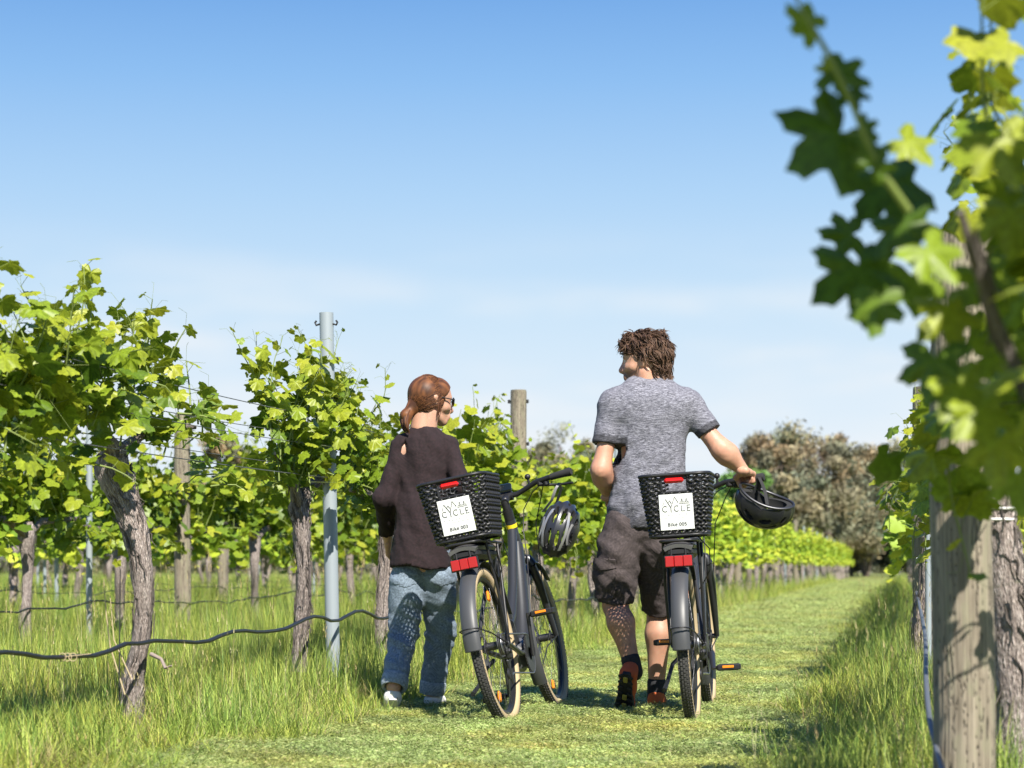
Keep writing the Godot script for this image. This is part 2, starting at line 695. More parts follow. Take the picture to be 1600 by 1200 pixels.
func gum_tree(called: String, label: String, category: String, group: String, where: Vector3, height: float, spread: float, dense: float, tone: Color, sd: int, low := 0.25):
	var rng := RandomNumberGenerator.new()
	rng.seed = sd
	var o := thing(called, label, category, where, group)
	var tr := MB.new()
	var lean := Vector3(rng.randf_range(-0.08, 0.08), 0, rng.randf_range(-0.08, 0.08))
	var stem := []
	var rad := []
	for i in 7:
		var t := i / 6.0
		stem.append(Vector3(lean.x * t * height + 0.25 * sin(t * 5.0 + sd), t * height * 0.8, lean.z * t * height))
		rad.append(height * 0.026 * (1.0 - 0.8 * t))
	tr.tube(stem, rad, 7)
	var clumps := []
	var n_limb := int(11 + 6 * dense)
	for k in n_limb:
		var t := rng.randf_range(low, 0.98)
		var b: Vector3 = stem[int(t * 6.0)].lerp(stem[mini(int(t * 6.0) + 1, 6)], fposmod(t * 6.0, 1.0))
		var an := rng.randf() * TAU
		var reach := spread * (0.30 + 0.75 * sin(PI * clampf((t - low) / (1.0 - low) * 0.75 + 0.2, 0, 1))) * rng.randf_range(0.55, 1.0)
		var tip := b + Vector3(cos(an) * reach, height * rng.randf_range(0.06, 0.2), sin(an) * reach)
		var mid := b.lerp(tip, 0.5) + Vector3(0, -0.03 * height, 0)
		tr.tube([b, mid, tip], [height * 0.011, height * 0.007, height * 0.003], 5)
		for q in 3:
			clumps.append([tip.lerp(b, rng.randf() * 0.45) + Vector3(rng.randfn(), rng.randfn() * 0.7, rng.randfn()) * spread * 0.13, spread * rng.randf_range(0.13, 0.27)])
	clumps.append([stem[6] + Vector3(0, height * 0.08, 0), spread * 0.25])
	build(tr, "trunk", M.bark_far, o)
	var lf := MB.new()
	var per := int(300 * dense)
	for cl in clumps:
		var shade := rng.randf_range(0.72, 1.25)
		var warm := rng.randf_range(-1.0, 1.0)
		for q in per:
			var d := Vector3(rng.randfn(), rng.randfn() * 0.75, rng.randfn()) * 0.55
			if d.length() > 1.3:
				continue
			var p: Vector3 = cl[0] + d * cl[1]
			var l := rng.randf_range(0.09, 0.23)
			var a := Vector3(rng.randfn(), rng.randfn() - 0.5, rng.randfn()).normalized() * l
			var w := a.cross(Vector3(rng.randfn(), rng.randfn(), rng.randfn())).normalized() * l * 0.3
			var s := shade * rng.randf_range(0.75, 1.25)
			lf.col = Color(tone.r * s * (1.0 + 0.22 * warm), tone.g * s, tone.b * s * (1.0 - 0.1 * warm))
			var b0 := lf.v.size()
			var nn: Vector3 = (a.cross(w).normalized() + d.normalized() * 0.8).normalized()
			lf.add(p - a, nn)
			lf.add(p + w, nn)
			lf.add(p + a, nn)
			lf.add(p - w, nn)
			lf.ix.append_array([b0, b0 + 1, b0 + 2, b0, b0 + 2, b0 + 3])
	build(lf, "crown", M.gum, o, true)
	return o


func make_far_trees():
	var olive := Color(0.235, 0.23, 0.125)
	var brown := Color(0.25, 0.21, 0.125)
	var grey := Color(0.205, 0.205, 0.125)
	var green := Color(0.11, 0.22, 0.045)
	var grp := "gum trees beyond the vineyard"
	# px of the stem, py of the top, depth, spread, density, tone, label
	var list := [
		[1196, 672, 128.0, 2.7, 0.8, brown, "sparse brown gum tree behind the walking man's right arm"],
		[1243, 668, 134.0, 3.3, 0.9, olive, "tall olive gum tree between two brown ones right of the man"],
		[1290, 676, 130.0, 2.9, 0.9, brown, "rounded brown topped gum tree in the middle of the right hand clump"],
		[1350, 686, 142.0, 3.3, 1.1, brown, "rusty brown gum tree just left of the leafy right hand row"],
		[1225, 742, 117.0, 2.9, 1.1, grey, "low grey green gum tree in front of the clump behind the hanging helmet"],
		[1290, 756, 138.0, 4.4, 1.25, grey, "broad grey gum tree in front of the right hand clump"],
		[1358, 748, 140.0, 3.9, 1.2, grey, "grey bushy gum tree above the far end of the path"],
		[1425, 690, 144.0, 3.8, 1.1, olive, "gum tree partly hidden by the leafy right hand row"],
		[1325, 790, 146.0, 3.4, 1.3, grey, "low dark bush of gum leaves at the far end of the left row"],
		[1392, 790, 148.0, 3.6, 1.3, grey, "low gum bush where the path vanishes"],
		[888, 650, 120.0, 3.0, 0.40, grey, "thin see-through gum tree left of the man's shoulder"],
		[858, 690, 124.0, 2.3, 0.45, brown, "small sparse gum tree right of the tall wooden post"],
		[922, 690, 122.0, 2.4, 0.55, brown, "brownish gum tree just behind the man's left sleeve"],
		[345, 672, 118.0, 2.2, 0.9, brown, "brown gum tree seen between the two nearest left vines"],
		[385, 700, 122.0, 2.2, 0.8, olive, "olive gum tree behind the wires left of the steel post"],
		[765, 690, 128.0, 2.2, 0.5, brown, "thin brown gum tree between the woman and the wooden post"],
		[285, 716, 124.0, 2.3, 0.8, grey, "grey gum tree low behind the nearest twisted vine"],
		[60, 740, 132.0, 3.0, 0.9, grey, "grey gum tree behind the leaves at the left edge"],
		[170, 736, 136.0, 3.0, 0.9, olive, "olive gum tree behind the canopy of the twisted vine"],
		[460, 745, 134.0, 3.0, 0.9, grey, "grey gum tree hidden behind the vine beside the steel post"],
		[560, 745, 134.0, 3.0, 0.9, olive, "olive gum tree behind the vine leaves left of the woman"],
		[660, 750, 134.0, 3.0, 0.9, grey, "grey gum tree behind the woman"],
	]
	for k in list.size():
		var a = list[k]
		var p := at(a[0], 885.0, a[2])
		p.y = 0.0
		gum_tree("gum_tree", a[6], "tree", grp, p, (885.0 - a[1]) / FPX * a[2] + 0.9, a[3], a[4], a[5], 100 + k, 0.18 if a[4] > 0.7 else 0.38)
	# a low belt of far-off scrub that closes the horizon
	var belt := MB.new()
	var rng := RandomNumberGenerator.new()
	rng.seed = 41
	for k in 15000:
		var d := rng.randf_range(190.0, 225.0)
		var x := rng.randf_range(-0.33, 0.33) * d
		var top := 3.4 + 1.6 * noise_cache(43, 0.05).get_noise_1d(x) + 1.4 * noise_cache(44, 0.3).get_noise_1d(x)
		var c := rgt * x + fwd * d + Vector3.UP * top * pow(rng.randf(), 0.7)
		var a := Vector3(rng.randfn(), rng.randfn(), rng.randfn()).normalized() * 0.55
		var b := a.cross(Vector3(rng.randfn(), rng.randfn(), rng.randfn())).normalized() * 0.35
		var s := rng.randf_range(0.7, 1.2)
		belt.col = Color(0.13 * s, 0.135 * s, 0.09 * s)
		var q := belt.v.size()
		var nn := a.cross(b).normalized()
		for e in [c - a, c + b, c + a, c - b]:
			belt.add(e, nn)
		belt.ix.append_array([q, q + 1, q + 2, q, q + 2, q + 3])
	tag(build(belt, "far_scrub", M.gum, self, true), "far-off belt of low scrub along the horizon", "scrub", "", "stuff")
	var p2 := at(1168.0, 885.0, 96.0)
	p2.y = 0.0
	gum_tree("round_tree", "bright green round tree between the man's arm and the gum trees", "tree", "", p2, (885.0 - 716.0) / FPX * 96.0 + 0.5, 1.75, 1.5, green, 77, 0.2)
	p2 = at(1120.0, 885.0, 99.0)
	p2.y = 0.0
	gum_tree("round_tree", "bright green tree partly behind the man's right elbow", "tree", "", p2, (885.0 - 722.0) / FPX * 99.0 + 0.5, 1.5, 1.3, green, 78, 0.2)


func blade(mb: MB, root: Vector3, an: float, h: float, w: float, bend: float, tone: Color, parts := 3):
	var side := Vector3(cos(an), 0, sin(an))
	var over := Vector3(-sin(an), 0, cos(an))
	var b := mb.v.size()
	mb.col = tone
	for i in parts + 1:
		var t := float(i) / parts
		var p := root + Vector3.UP * h * (t - 0.32 * bend * t * t) + over * h * bend * t * t * 0.85
		var ww := w * (1.0 - pow(t, 1.6)) * 0.5
		var nn := (over * -1.0 + Vector3.UP * (0.35 + bend * t)).normalized()
		if i == parts:
			mb.add(p, nn)
		else:
			mb.add(p - side * ww, nn)
			mb.add(p + side * ww, nn)
	for i in parts - 1:
		var q := b + i * 2
		mb.ix.append_array([q, q + 2, q + 1, q + 1, q + 2, q + 3])
	var e := b + (parts - 1) * 2
	mb.ix.append_array([e, e + 2, e + 1])


func tuft(sd: int, count: int, spread: float, h0: float, h1: float, w: float, bend: float, dry: float, heads := 0) -> ArrayMesh:
	var rng := RandomNumberGenerator.new()
	rng.seed = sd
	var mb := MB.new()
	for k in count:
		var r := spread * sqrt(rng.randf())
		var a := rng.randf() * TAU
		var tone := Color(0.28, 0.38, 0.06).lerp(Color(0.54, 0.57, 0.125), rng.randf())
		if rng.randf() < dry:
			tone = Color(0.42, 0.36, 0.17).lerp(Color(0.30, 0.22, 0.11), rng.randf())
		elif rng.randf() < 0.2:
			tone = Color(0.12, 0.20, 0.035)
		blade(mb, Vector3(cos(a) * r, 0, sin(a) * r), rng.randf() * TAU, rng.randf_range(h0, h1), w * rng.randf_range(0.6, 1.2), bend * rng.randf_range(0.1, 1.3), tone)
	for k in heads:
		var a := rng.randf() * TAU
		var root := Vector3(cos(a), 0, sin(a)) * spread * 0.6
		var h := h1 * rng.randf_range(1.15, 1.6)
		var tone := Color(0.13, 0.10, 0.065) if rng.randf() < 0.5 else Color(0.40, 0.33, 0.16)
		var an := rng.randf() * TAU
		blade(mb, root, an, h, 0.0022, 0.35, tone, 4)
		var tip := root + Vector3.UP * h * 0.9 + Vector3(-sin(an), 0, cos(an)) * h * 0.26
		for q in 5:
			blade(mb, tip - Vector3.UP * 0.02 * q, an + q * 1.3, 0.03, 0.004, 0.5, tone, 2)
	mb.orient()
	return mb.mesh(true)


func clover(sd: int, count: int, spread: float) -> ArrayMesh:   # low broad leaved weeds and clippings of the mown path
	var rng := RandomNumberGenerator.new()
	rng.seed = sd
	var mb := MB.new()
	for k in count:
		var r := spread * sqrt(rng.randf())
		var a := rng.randf() * TAU
		var p := Vector3(cos(a) * r, rng.randf_range(0.008, 0.045), sin(a) * r)
		var an := rng.randf() * TAU
		var l := rng.randf_range(0.0035, 0.009)
		var u := Vector3(cos(an), rng.randf_range(-0.4, 0.5), sin(an)).normalized() * l
		var w := u.cross(Vector3(rng.randf_range(-0.5, 0.5), 1, rng.randf_range(-0.5, 0.5))).normalized() * l * rng.randf_range(0.3, 0.6)
		mb.col = Color(0.23, 0.33, 0.08).lerp(Color(0.45, 0.50, 0.19), rng.randf())
		if rng.randf() < 0.10:
			mb.col = Color(0.44, 0.43, 0.19)
		var nn := w.cross(u).normalized()
		if nn.y < 0.0:
			nn = -nn
		var b := mb.v.size()
		for q in [p - u, p + w, p + u, p - w]:
			mb.add(q, nn)
		mb.ix.append_array([b, b + 1, b + 2, b, b + 2, b + 3])
	for k in count * 2:
		var r := spread * sqrt(rng.randf())
		var a := rng.randf() * TAU
		var tone := Color(0.24, 0.33, 0.075).lerp(Color(0.47, 0.51, 0.18), rng.randf())
		blade(mb, Vector3(cos(a) * r, 0, sin(a) * r), rng.randf() * TAU, rng.randf_range(0.02, 0.06), 0.0024, rng.randf_range(0.3, 1.6), tone, 2)
	mb.orient()
	return mb.mesh(true)


func scatter(called: String, label: String, m: ArrayMesh, places: Array):
	if places.is_empty():
		return
	var mm := MultiMesh.new()
	mm.transform_format = MultiMesh.TRANSFORM_3D
	mm.use_colors = true
	mm.mesh = m
	mm.instance_count = places.size()
	for i in places.size():
		mm.set_instance_transform(i, places[i][0])
		mm.set_instance_color(i, places[i][1])
	var o := MultiMeshInstance3D.new()
	o.name = numbered(called)
	o.multimesh = mm
	o.material_override = M.blade
	add_child(o)
	tag(o, label, "grass", "", "stuff")


func make_grass():
	var rng := RandomNumberGenerator.new()
	rng.seed = 5
	var nz := noise(71, 0.35, 3)
	var nz2 := noise(72, 0.9, 2)
	var tall := [[], [], [], []]
	var mown := [[], []]
	# rings of depth: the nearer, the denser
	var bands := [[5.6, 9.0, 190.0, 620.0], [9.0, 14.0, 120.0, 420.0], [14.0, 22.0, 55.0, 190.0], [22.0, 40.0, 20.0, 60.0], [40.0, 90.0, 5.0, 14.0]]
	for b in bands:
		for short in 2:
			var dens: float = b[2 + short]
			var d0: float = b[0]
			var d1: float = b[1]
			var x0: float = -0.275 * d1
			var x1: float = 0.275 * d1
			var n := int((x1 - x0) * (d1 - d0) * dens)
			for k in n:
				var d := rng.randf_range(d0, d1)
				var sx := rng.randf_range(x0, x1)
				if absf(sx) > 0.262 * d + 0.3:
					continue
				var p := rgt * sx + fwd * d
				var edge := 0.16 * nz.get_noise_2d(p.x * 3.0, p.z * 3.0) + 0.1 * nz2.get_noise_2d(p.x * 6.0, p.z * 6.0)
				var on_path: bool = p.x > -2.28 + edge * 1.6 and p.x < -0.42 + edge
				var wide := maxf(1.0, d / 14.0)
				if short == 1:
					if not (p.x > -2.5 and p.x < -0.25):
						continue
					var s := rng.randf_range(0.75, 1.25) * minf(wide, 2.2)
					var tone := 1.0 + 0.42 * nz2.get_noise_2d(p.x * 2.0, p.z * 2.0) + rng.randf_range(-0.14, 0.14)
					var t := Transform3D(Basis(Vector3.UP, rng.randf() * TAU).scaled(Vector3(s, s * 0.9, s)), p)
					var yel := 0.22 * nz2.get_noise_2d(p.x * 1.1 + 70.0, p.z * 1.1) + 0.12 * nz.get_noise_2d(p.x * 9.0, p.z * 9.0)
					yel = maxf(yel, -0.05)
					tone *= 1.08
					if rng.randf() < 0.09:
						tone *= 0.6
						t.origin.y += 0.012
					mown[rng.randi() % 2].append([t, Color(tone * (1.02 + yel), tone, tone * (1.0 - yel))])
				elif not on_path:
					if p.x > 0.9 and d < 20.0 or p.x < -40.0:
						continue
					var h := 0.85 + 0.55 * nz.get_noise_2d(p.x, p.z) + rng.randf_range(-0.2, 0.2)
					var rim: float = smoothstep(0.0, 0.45, minf(absf(p.x + 2.28), absf(p.x + 0.42)))
					h *= 0.5 + 0.5 * rim
					if p.x < -2.3:
						h *= lerpf(0.74, 1.38, smoothstep(7.6, 10.5, d)) if p.x > -5.0 else 1.32
					if p.x > -0.5:
						h *= 1.12
					var yel := 0.18 * nz2.get_noise_2d(p.x * 1.5 + 40.0, p.z * 1.5)
					var g := 1.0 + rng.randf_range(-0.15, 0.15)
					if p.x > -0.5 and d < 25.0:
						g *= 0.95
					var s := minf(wide, 2.0)
					var t := Transform3D(Basis(Vector3.UP, rng.randf() * TAU).scaled(Vector3(s, clampf(h, 0.3, 1.8) * (0.7 + 0.3 * s), s)), p)
					var which := 0 if rng.randf() < 0.55 else 1
					if nz2.get_noise_2d(p.x * 2.0 + 9.0, p.z * 2.0) > 0.2:
						which = 2
					if rng.randf() < 0.035:
						which = 3
					tall[which].append([t, Color(g * (1.0 + yel), g, g * (1.0 - yel))])
	scatter("tall_grass", "tall bright green grass along the vine rows", tuft(1, 40, 0.08, 0.12, 0.37, 0.0036, 0.7, 0.05), tall[0])
	scatter("tall_grass", "shorter leaning yellow green grass along the vine rows", tuft(2, 40, 0.09, 0.08, 0.29, 0.0034, 1.1, 0.10), tall[1])
	scatter("dry_grass", "patches of dry straw coloured grass between green blades", tuft(3, 34, 0.09, 0.06, 0.24, 0.0032, 1.1, 0.42), tall[2])
	scatter("seeding_grass", "dark thin seeding grass stalks standing above the tall grass", tuft(4, 8, 0.05, 0.15, 0.36, 0.0045, 0.6, 0.25, 3), tall[3])
	scatter("mown_grass", "low clover and short grass of the mown path", clover(5, 110, 0.075), mown[0])
	scatter("mown_grass", "cut blades and small weeds of the mown path", clover(6, 90, 0.08), mown[1])


# ---------------------------------------------------------------- vine rows

# outline of a five lobed vine leaf round the point where its stalk joins; 1 is about the leaf's width
var lobe_depth := 0.33


func leaf_radius(an: float) -> float:   # an: 0 at the tip, +-PI at the stalk
	var a := absf(an)
	var r := 0.0
	for l in [[0.0, 0.70, 0.56], [0.98, 0.645, 0.54], [1.98, 0.54, 0.62]]:
		var d: float = absf(a - l[0]) / l[2]
		r = maxf(r, l[1] * (1.0 - lobe_depth * pow(minf(d, 1.4), 1.6)))
	if a > 2.45:
		r *= 1.0 - smoothstep(2.45, 3.05, a) * 0.75
	return r


func leaf_mesh(seed_: int, points: int, tone: Color, rings := 2) -> MB:
	var rng := RandomNumberGenerator.new()
	rng.seed = seed_
	var mb := MB.new()
	var droop := rng.randf_range(0.12, 0.38)
	var fold := rng.randf_range(0.03, 0.09)
	var roll := rng.randf_range(-0.12, 0.12)
	var ph := rng.randf() * TAU
	var grid := []
	for k in rings:
		var f := float(k + 1) / rings
		for i in points:
			var an := -PI + TAU * (i + 0.5) / points
			var saw := 1.0 + (0.055 * (1.0 if i % 2 == 0 else -1.0) * f if points > 24 else 0.0)
			var r := leaf_radius(an) * f * saw * (1.0 + 0.05 * sin(an * 3.0 + ph))
			var p := Vector3(sin(an) * r, cos(an) * r, 0)
			p.z = -droop * r * r + fold * r * cos(an * 6.6) + roll * p.x + 0.03 * sin(an * 5.0 + ph) * f
			grid.append(p)
	var wob := rng.randf_range(-0.1, 0.1)
	mb.col = tone
	mb.add(Vector3(0, 0, 0.0), Vector3.BACK, Vector2(0.5, 0.575))
	for p in grid:
		var lighter: float = 1.0 + wob * p.x
		mb.col = Color(tone.r * lighter, tone.g * lighter, tone.b)
		mb.add(p, Vector3.BACK, Vector2(0.5 + p.x * 0.5, 0.575 - p.y * 0.5))
	for i in points:
		var j := (i + 1) % points
		if i == points - 1:
			continue
		mb.ix.append_array([0, 1 + i, 1 + j])
		for k in rings - 1:
			var a := 1 + k * points + i
			var b := 1 + k * points + j
			mb.ix.append_array([a, a + points, b, b, a + points, b + points])
	mb.smooth()
	return mb


# tones of the leaves from young to old
func leaf_tone(t: float, rng: RandomNumberGenerator) -> Color:
	var young := Color(0.54, 0.57, 0.055)
	var mid := Color(0.305, 0.44, 0.038)
	var old := Color(0.115, 0.215, 0.025)
	var k := clampf(t + rng.randf_range(-0.35, 0.35), 0.0, 1.0)
	return old.lerp(mid, k * 2.0) if k < 0.5 else mid.lerp(young, k * 2.0 - 1.0)


# shoots and leaves of one vine about its base; the row runs along z
func canopy(rng: RandomNumberGenerator, z0: float, z1: float, low: float, high: float, wide: float, n_shoots: int, size := 0.115) -> Dictionary:
	var shoots := []
	var leaves := []
	for k in n_shoots:
		var p := Vector3(rng.randf_range(-0.07, 0.07), low + rng.randf_range(0.0, 0.22), lerpf(z0, z1, (k + rng.randf()) / n_shoots))
		var side := rng.randf_range(-1.0, 1.0)
		var dir := Vector3(side * 0.42, 1.0, rng.randf_range(-0.35, 0.35)).normalized()
		var span := rng.randf_range(0.55, 1.0) * (high - low)
		var droop := rng.randf() < 0.24
		if droop:
			dir = Vector3(signf(side) * 1.0, rng.randf_range(-0.1, 0.5), rng.randf_range(-0.5, 0.5)).normalized()
			span *= 0.75
		elif rng.randf() < 0.2:
			span *= 1.25
		var pts := [p]
		var step := 0.055
		var n := int(span / step)
		for i in n:
			var t := float(i) / n
			dir = (dir + Vector3(rng.randfn() * 0.10, rng.randfn() * 0.06 + (-0.13 if droop else 0.035), rng.randfn() * 0.10)).normalized()
			if absf(p.x) > wide and dir.x * p.x > 0.0:
				dir.x *= 0.3
				dir = dir.normalized()
			p += dir * step
			pts.append(p)
			var out := dir.cross(Vector3.UP if absf(dir.y) < 0.95 else Vector3.RIGHT).normalized().rotated(dir, rng.randf_range(-0.6, 0.6) + (PI if i % 2 else 0.0))
			if rng.randf() < 0.3:
				out = Vector3(rng.randf_range(-1, 1), 0.2, rng.randf_range(-1, 1)).normalized()
			var stalk := (out + Vector3.UP * 0.3).normalized() * rng.randf_range(0.03, 0.085)
			var s := size * rng.randf_range(0.6, 1.25) * (1.0 - 0.72 * smoothstep(0.6, 1.0, t))
			var tipd := (out * 0.8 + Vector3.DOWN * rng.randf_range(0.2, 1.1) + Vector3(rng.randfn(), 0, rng.randfn()) * 0.25).normalized()
			var nn: Vector3 = (out * 0.6 + Vector3.UP * rng.randf_range(0.3, 1.0) + Vector3(rng.randfn(), rng.randfn() * 0.5, rng.randfn()) * 0.4)
			nn = (nn - tipd * nn.dot(tipd)).normalized()
			var xf := Transform3D(Basis(tipd.cross(nn), tipd, nn).scaled(Vector3(s, s, s)), p + stalk)
			leaves.append([xf, clampf(0.32 + 0.6 * t, 0, 1), p])
			if t < 0.7 and rng.randf() < 0.35:
				var q := p + Vector3(rng.randfn(), rng.randfn(), rng.randfn()) * 0.055
				var xf2 := xf * Transform3D(Basis(Vector3.BACK, rng.randf() * 2.0 - 1.0) * Basis(Vector3.RIGHT, rng.randf_range(-0.6, 0.6)), Vector3.ZERO)
				xf2.origin = q
				leaves.append([xf2, 0.3 + 0.5 * t, p])
		shoots.append(pts)
	return {"shoots": shoots, "leaves": leaves}


func shoot_mesh(can: Dictionary, stalks := true, tendrils := false, rng: RandomNumberGenerator = null) -> MB:
	var mb := MB.new()
	for pts in can.shoots:
		if pts.size() < 3:
			continue
		var rad := []
		for i in pts.size():
			rad.append(lerpf(0.0048, 0.0016, float(i) / pts.size()))
		mb.tube(pts, rad, 5, false)
		if tendrils:
			var tip: Vector3 = pts[pts.size() - 1]
			var d: Vector3 = (tip - pts[pts.size() - 3]).normalized()
			for q in 3:
				var w := Vector3(rng.randfn(), rng.randfn() * 0.5 + 0.4, rng.randfn()).normalized()
				var l := rng.randf_range(0.04, 0.10)
				mb.tube([tip - d * 0.03 * q, tip - d * 0.03 * q + (d + w) * l * 0.5, tip - d * 0.03 * q + w * l + d * l * 0.3 + Vector3(rng.randfn(), 0, rng.randfn()) * 0.02], 0.0007, 3, false)
	if stalks:
		for l in can.leaves:
			mb.tube([l[2], l[0].origin], 0.0011, 3, false)
	return mb


var leaf_bank := {}


func bank(points: int, rings: int) -> Array:   # [shape][tone] of finished leaf meshes
	var key := "%d_%d_%.2f" % [points, rings, lobe_depth]
	if not leaf_bank.has(key):
		var rows := []
		var rng := RandomNumberGenerator.new()
		rng.seed = points
		for s in 5:
			var tones := []
			for t in 6:
				tones.append(leaf_mesh(s * 7 + 1, points, leaf_tone(t / 5.0, rng), rings).mesh(true))
			rows.append(tones)
		leaf_bank[key] = rows
	return leaf_bank[key]


func leaves_joined(rng: RandomNumberGenerator, leaves: Array, points: int, rings := 1) -> MB:
	var shapes := []
	for s in 5:
		shapes.append(leaf_mesh(s * 7 + 1, points, Color.WHITE, rings))
	var mb := MB.new()
	for l in leaves:
		var sh: MB = shapes[rng.randi() % 5]
		var xf: Transform3D = l[0]
		var tone := leaf_tone(l[1], rng)
		var base := mb.v.size()
		var nb := xf.basis.orthonormalized()
		for i in sh.v.size():
			mb.v.append(xf * sh.v[i])
			mb.n.append(nb * sh.n[i])
			mb.c.append(tone)
			mb.uv.append(sh.uv[i])
		for i in sh.ix:
			mb.ix.append(base + i)
	return mb


# leaves as single pieces, up to 300 of them (the largest), the rest as one part
func add_leaves(o: Node3D, rng: RandomNumberGenerator, leaves: Array, most: int, points: int, rings := 2):
	var score := func(l) -> float:
		return l[0].basis.y.length() * (1.0 if l[0].origin.x > 0.0 else 0.9)
	var order := leaves.duplicate()
	if order.size() > most:
		order.sort_custom(func(a, b): return score.call(a) > score.call(b))
	var bk := bank(points, rings)
	for i in mini(most, order.size()):
		var l = order[i]
		var t := clampi(int(round((l[1] + rng.randf_range(-0.3, 0.3)) * 5.0)), 0, 5)
		var m := put(o, "leaf", bk[rng.randi() % 5][t], M.leaf)
		m.transform = l[0]
	if order.size() > most:
		var mb := leaves_joined(rng, order.slice(most), mini(points, 22), 1)
		var f := put(o, "foliage", mb.mesh(true), M.leaf)
		f.set_meta("kind", "stuff")


func bark_trunk(pts: Array, rad: Array, sd: int, sides := 16, rough := 0.22, strips := 40) -> MB:
	var rng := RandomNumberGenerator.new()
	rng.seed = sd
	var nz := noise(sd, 1.0, 3)
	# finer rings along the path
	var fine := []
	var fr := []
	var per := 6
	for i in pts.size() - 1:
		for k in per:
			var t := float(k) / per
			var p0: Vector3 = pts[maxi(i - 1, 0)]
			var p3: Vector3 = pts[mini(i + 2, pts.size() - 1)]
			fine.append(pts[i].cubic_interpolate(pts[i + 1], p0, p3, t))
			fr.append(lerpf(rad[i], rad[i + 1], smoothstep(0, 1, t)))
	fine.append(pts[pts.size() - 1])
	fr.append(rad[rad.size() - 1])
	var mb := MB.new()
	mb.tube(fine, fr, sides, true)
	for i in fine.size():
		for j in sides + 1:
			var q := i * (sides + 1) + j
			var an := TAU * (j % sides) / sides
			var d := nz.get_noise_3d(cos(an) * 2.2 + i * 0.05, sin(an) * 2.2, i * 0.13) + 0.6 * nz.get_noise_3d(cos(an) * 5.0, sin(an) * 5.0 + 9.0, i * 0.10)
			mb.v[q] += (mb.v[q] - fine[i]) * d * rough * 1.6
	for k in strips:
		var i0 := rng.randi_range(1, fine.size() - 6)
		var an := rng.randf() * TAU
		var tw := rng.randf_range(-0.5, 0.5)
		var strip := []
		for q in 5:
			var i := mini(i0 + q, fine.size() - 1)
			var jj := int(fposmod(an + tw * q / 4.0, TAU) / TAU * sides)
			var sp: Vector3 = mb.v[i * (sides + 1) + jj]
			var lift: float = 0.006 + (0.022 * rng.randf() if q == 4 or q == 0 else 0.0)
			strip.append(fine[i] + (sp - fine[i]) * (1.0 + lift / maxf(fr[i], 0.01)))
		mb.tube(strip, [0.0015, 0.004, 0.005, 0.004, 0.001], 4, false, 0.5)
	return mb


func ordinal(n: int) -> String:
	var small := ["first", "second", "third", "fourth", "fifth", "sixth", "seventh", "eighth", "ninth", "tenth", "eleventh", "twelfth", "thirteenth", "fourteenth", "fifteenth", "sixteenth", "seventeenth", "eighteenth", "nineteenth", "twentieth"]
	return small[n - 1] if n <= 20 else ("twenty-" + small[n - 21] if n < 30 else ("thirtieth" if n == 30 else "thirty-" + small[n - 31]))


func far_vine(sd: int, shoots_n: int, points: int, parts: int) -> Node3D:
	var rng := RandomNumberGenerator.new()
	rng.seed = sd
	var o := Node3D.new()
	var top := rng.randf_range(0.82, 0.92)
	var bend := Vector3(rng.randf_range(-0.05, 0.05), 0, rng.randf_range(-0.14, 0.14))
	var tp := [Vector3(0, -0.03, 0), bend * 0.6 + Vector3(0, top * 0.35, 0), bend * -0.3 + Vector3(0, top * 0.7, 0), Vector3(0, top, 0), Vector3(0.0, top + 0.06, 0.05)]
	build(bark_trunk(tp, [0.048, 0.040, 0.043, 0.062, 0.035], sd, 9, 0.24, 10), "trunk", M.bark, o)
	var arm := MB.new()
	for s in [-1.0, 1.0]:
		arm.tube([Vector3(0, top, 0), Vector3(0.02, top + 0.1, 0.25 * s), Vector3(-0.01, top + 0.12, 0.6 * s), Vector3(0.02, top + 0.14, 0.95 * s)], [0.045, 0.03, 0.024, 0.014], 6)
	build(arm, "cordon", M.bark, o)
	var can := canopy(rng, -0.95, 0.95, top + 0.02, 1.72, 0.34, shoots_n, 0.112)
	build(shoot_mesh(can, false), "shoot", M.shoot, o)
	if parts > 0:
		add_leaves(o, rng, can.leaves, parts, points, 1)
	else:
		var mb := leaves_joined(rng, can.leaves, points, 1)
		var f := put(o, "foliage", mb.mesh(true), M.leaf_far)
		f.set_meta("kind", "stuff")
	return o


func place_vine(proto: Node3D, x: float, d: float, label: String, group: String, rng: RandomNumberGenerator):
	var o: Node3D = proto.duplicate()
	o.name = numbered("grapevine")
	o.position = on_row(x, d)
	o.rotation.y = (0.0 if rng.randf() < 0.5 else PI) + rng.randf_range(-0.06, 0.06)
	o.scale = Vector3(rng.randf_range(0.9, 1.1), rng.randf_range(0.94, 1.06), rng.randf_range(0.95, 1.08))
	add_child(o)
	tag(o, label, "grapevine", group)


func near_vine(label: String, where: Vector3, tp: Array, tr: Array, cordons: Array, spread: Array, sd: int, parts: int, points := 40) -> Node3D:
	# spread: rows of [z0, z1, low, high, width, shoots, leaf size]
	var rng := RandomNumberGenerator.new()
	rng.seed = sd
	var o := thing("grapevine", label, "grapevine", where)
	if tp.size() > 1:
		build(bark_trunk(tp, tr, sd, 22, 0.24, 90), "trunk", M.bark, o)
	for c in cordons:
		build(bark_trunk(c[0], c[1], sd + 3, 9, 0.2, 12), "cordon", M.bark, o)
	var all := {"shoots": [], "leaves": []}
	for s in spread:
		var can := canopy(rng, s[0], s[1], s[2], s[3], s[4], s[5], s[6])
		if s.size() > 7:
			for pts in can.shoots:
				for i in pts.size():
					pts[i].x += s[7]
			for l in can.leaves:
				l[0].origin.x += s[7]
				l[2].x += s[7]
		all.shoots.append_array(can.shoots)
		all.leaves.append_array(can.leaves)
	var sm := shoot_mesh(all, true, true, rng)
	build(sm, "shoot", M.shoot, o).set_meta("kind", "stuff")
	add_leaves(o, rng, all.leaves, parts, points, 2)
	return o


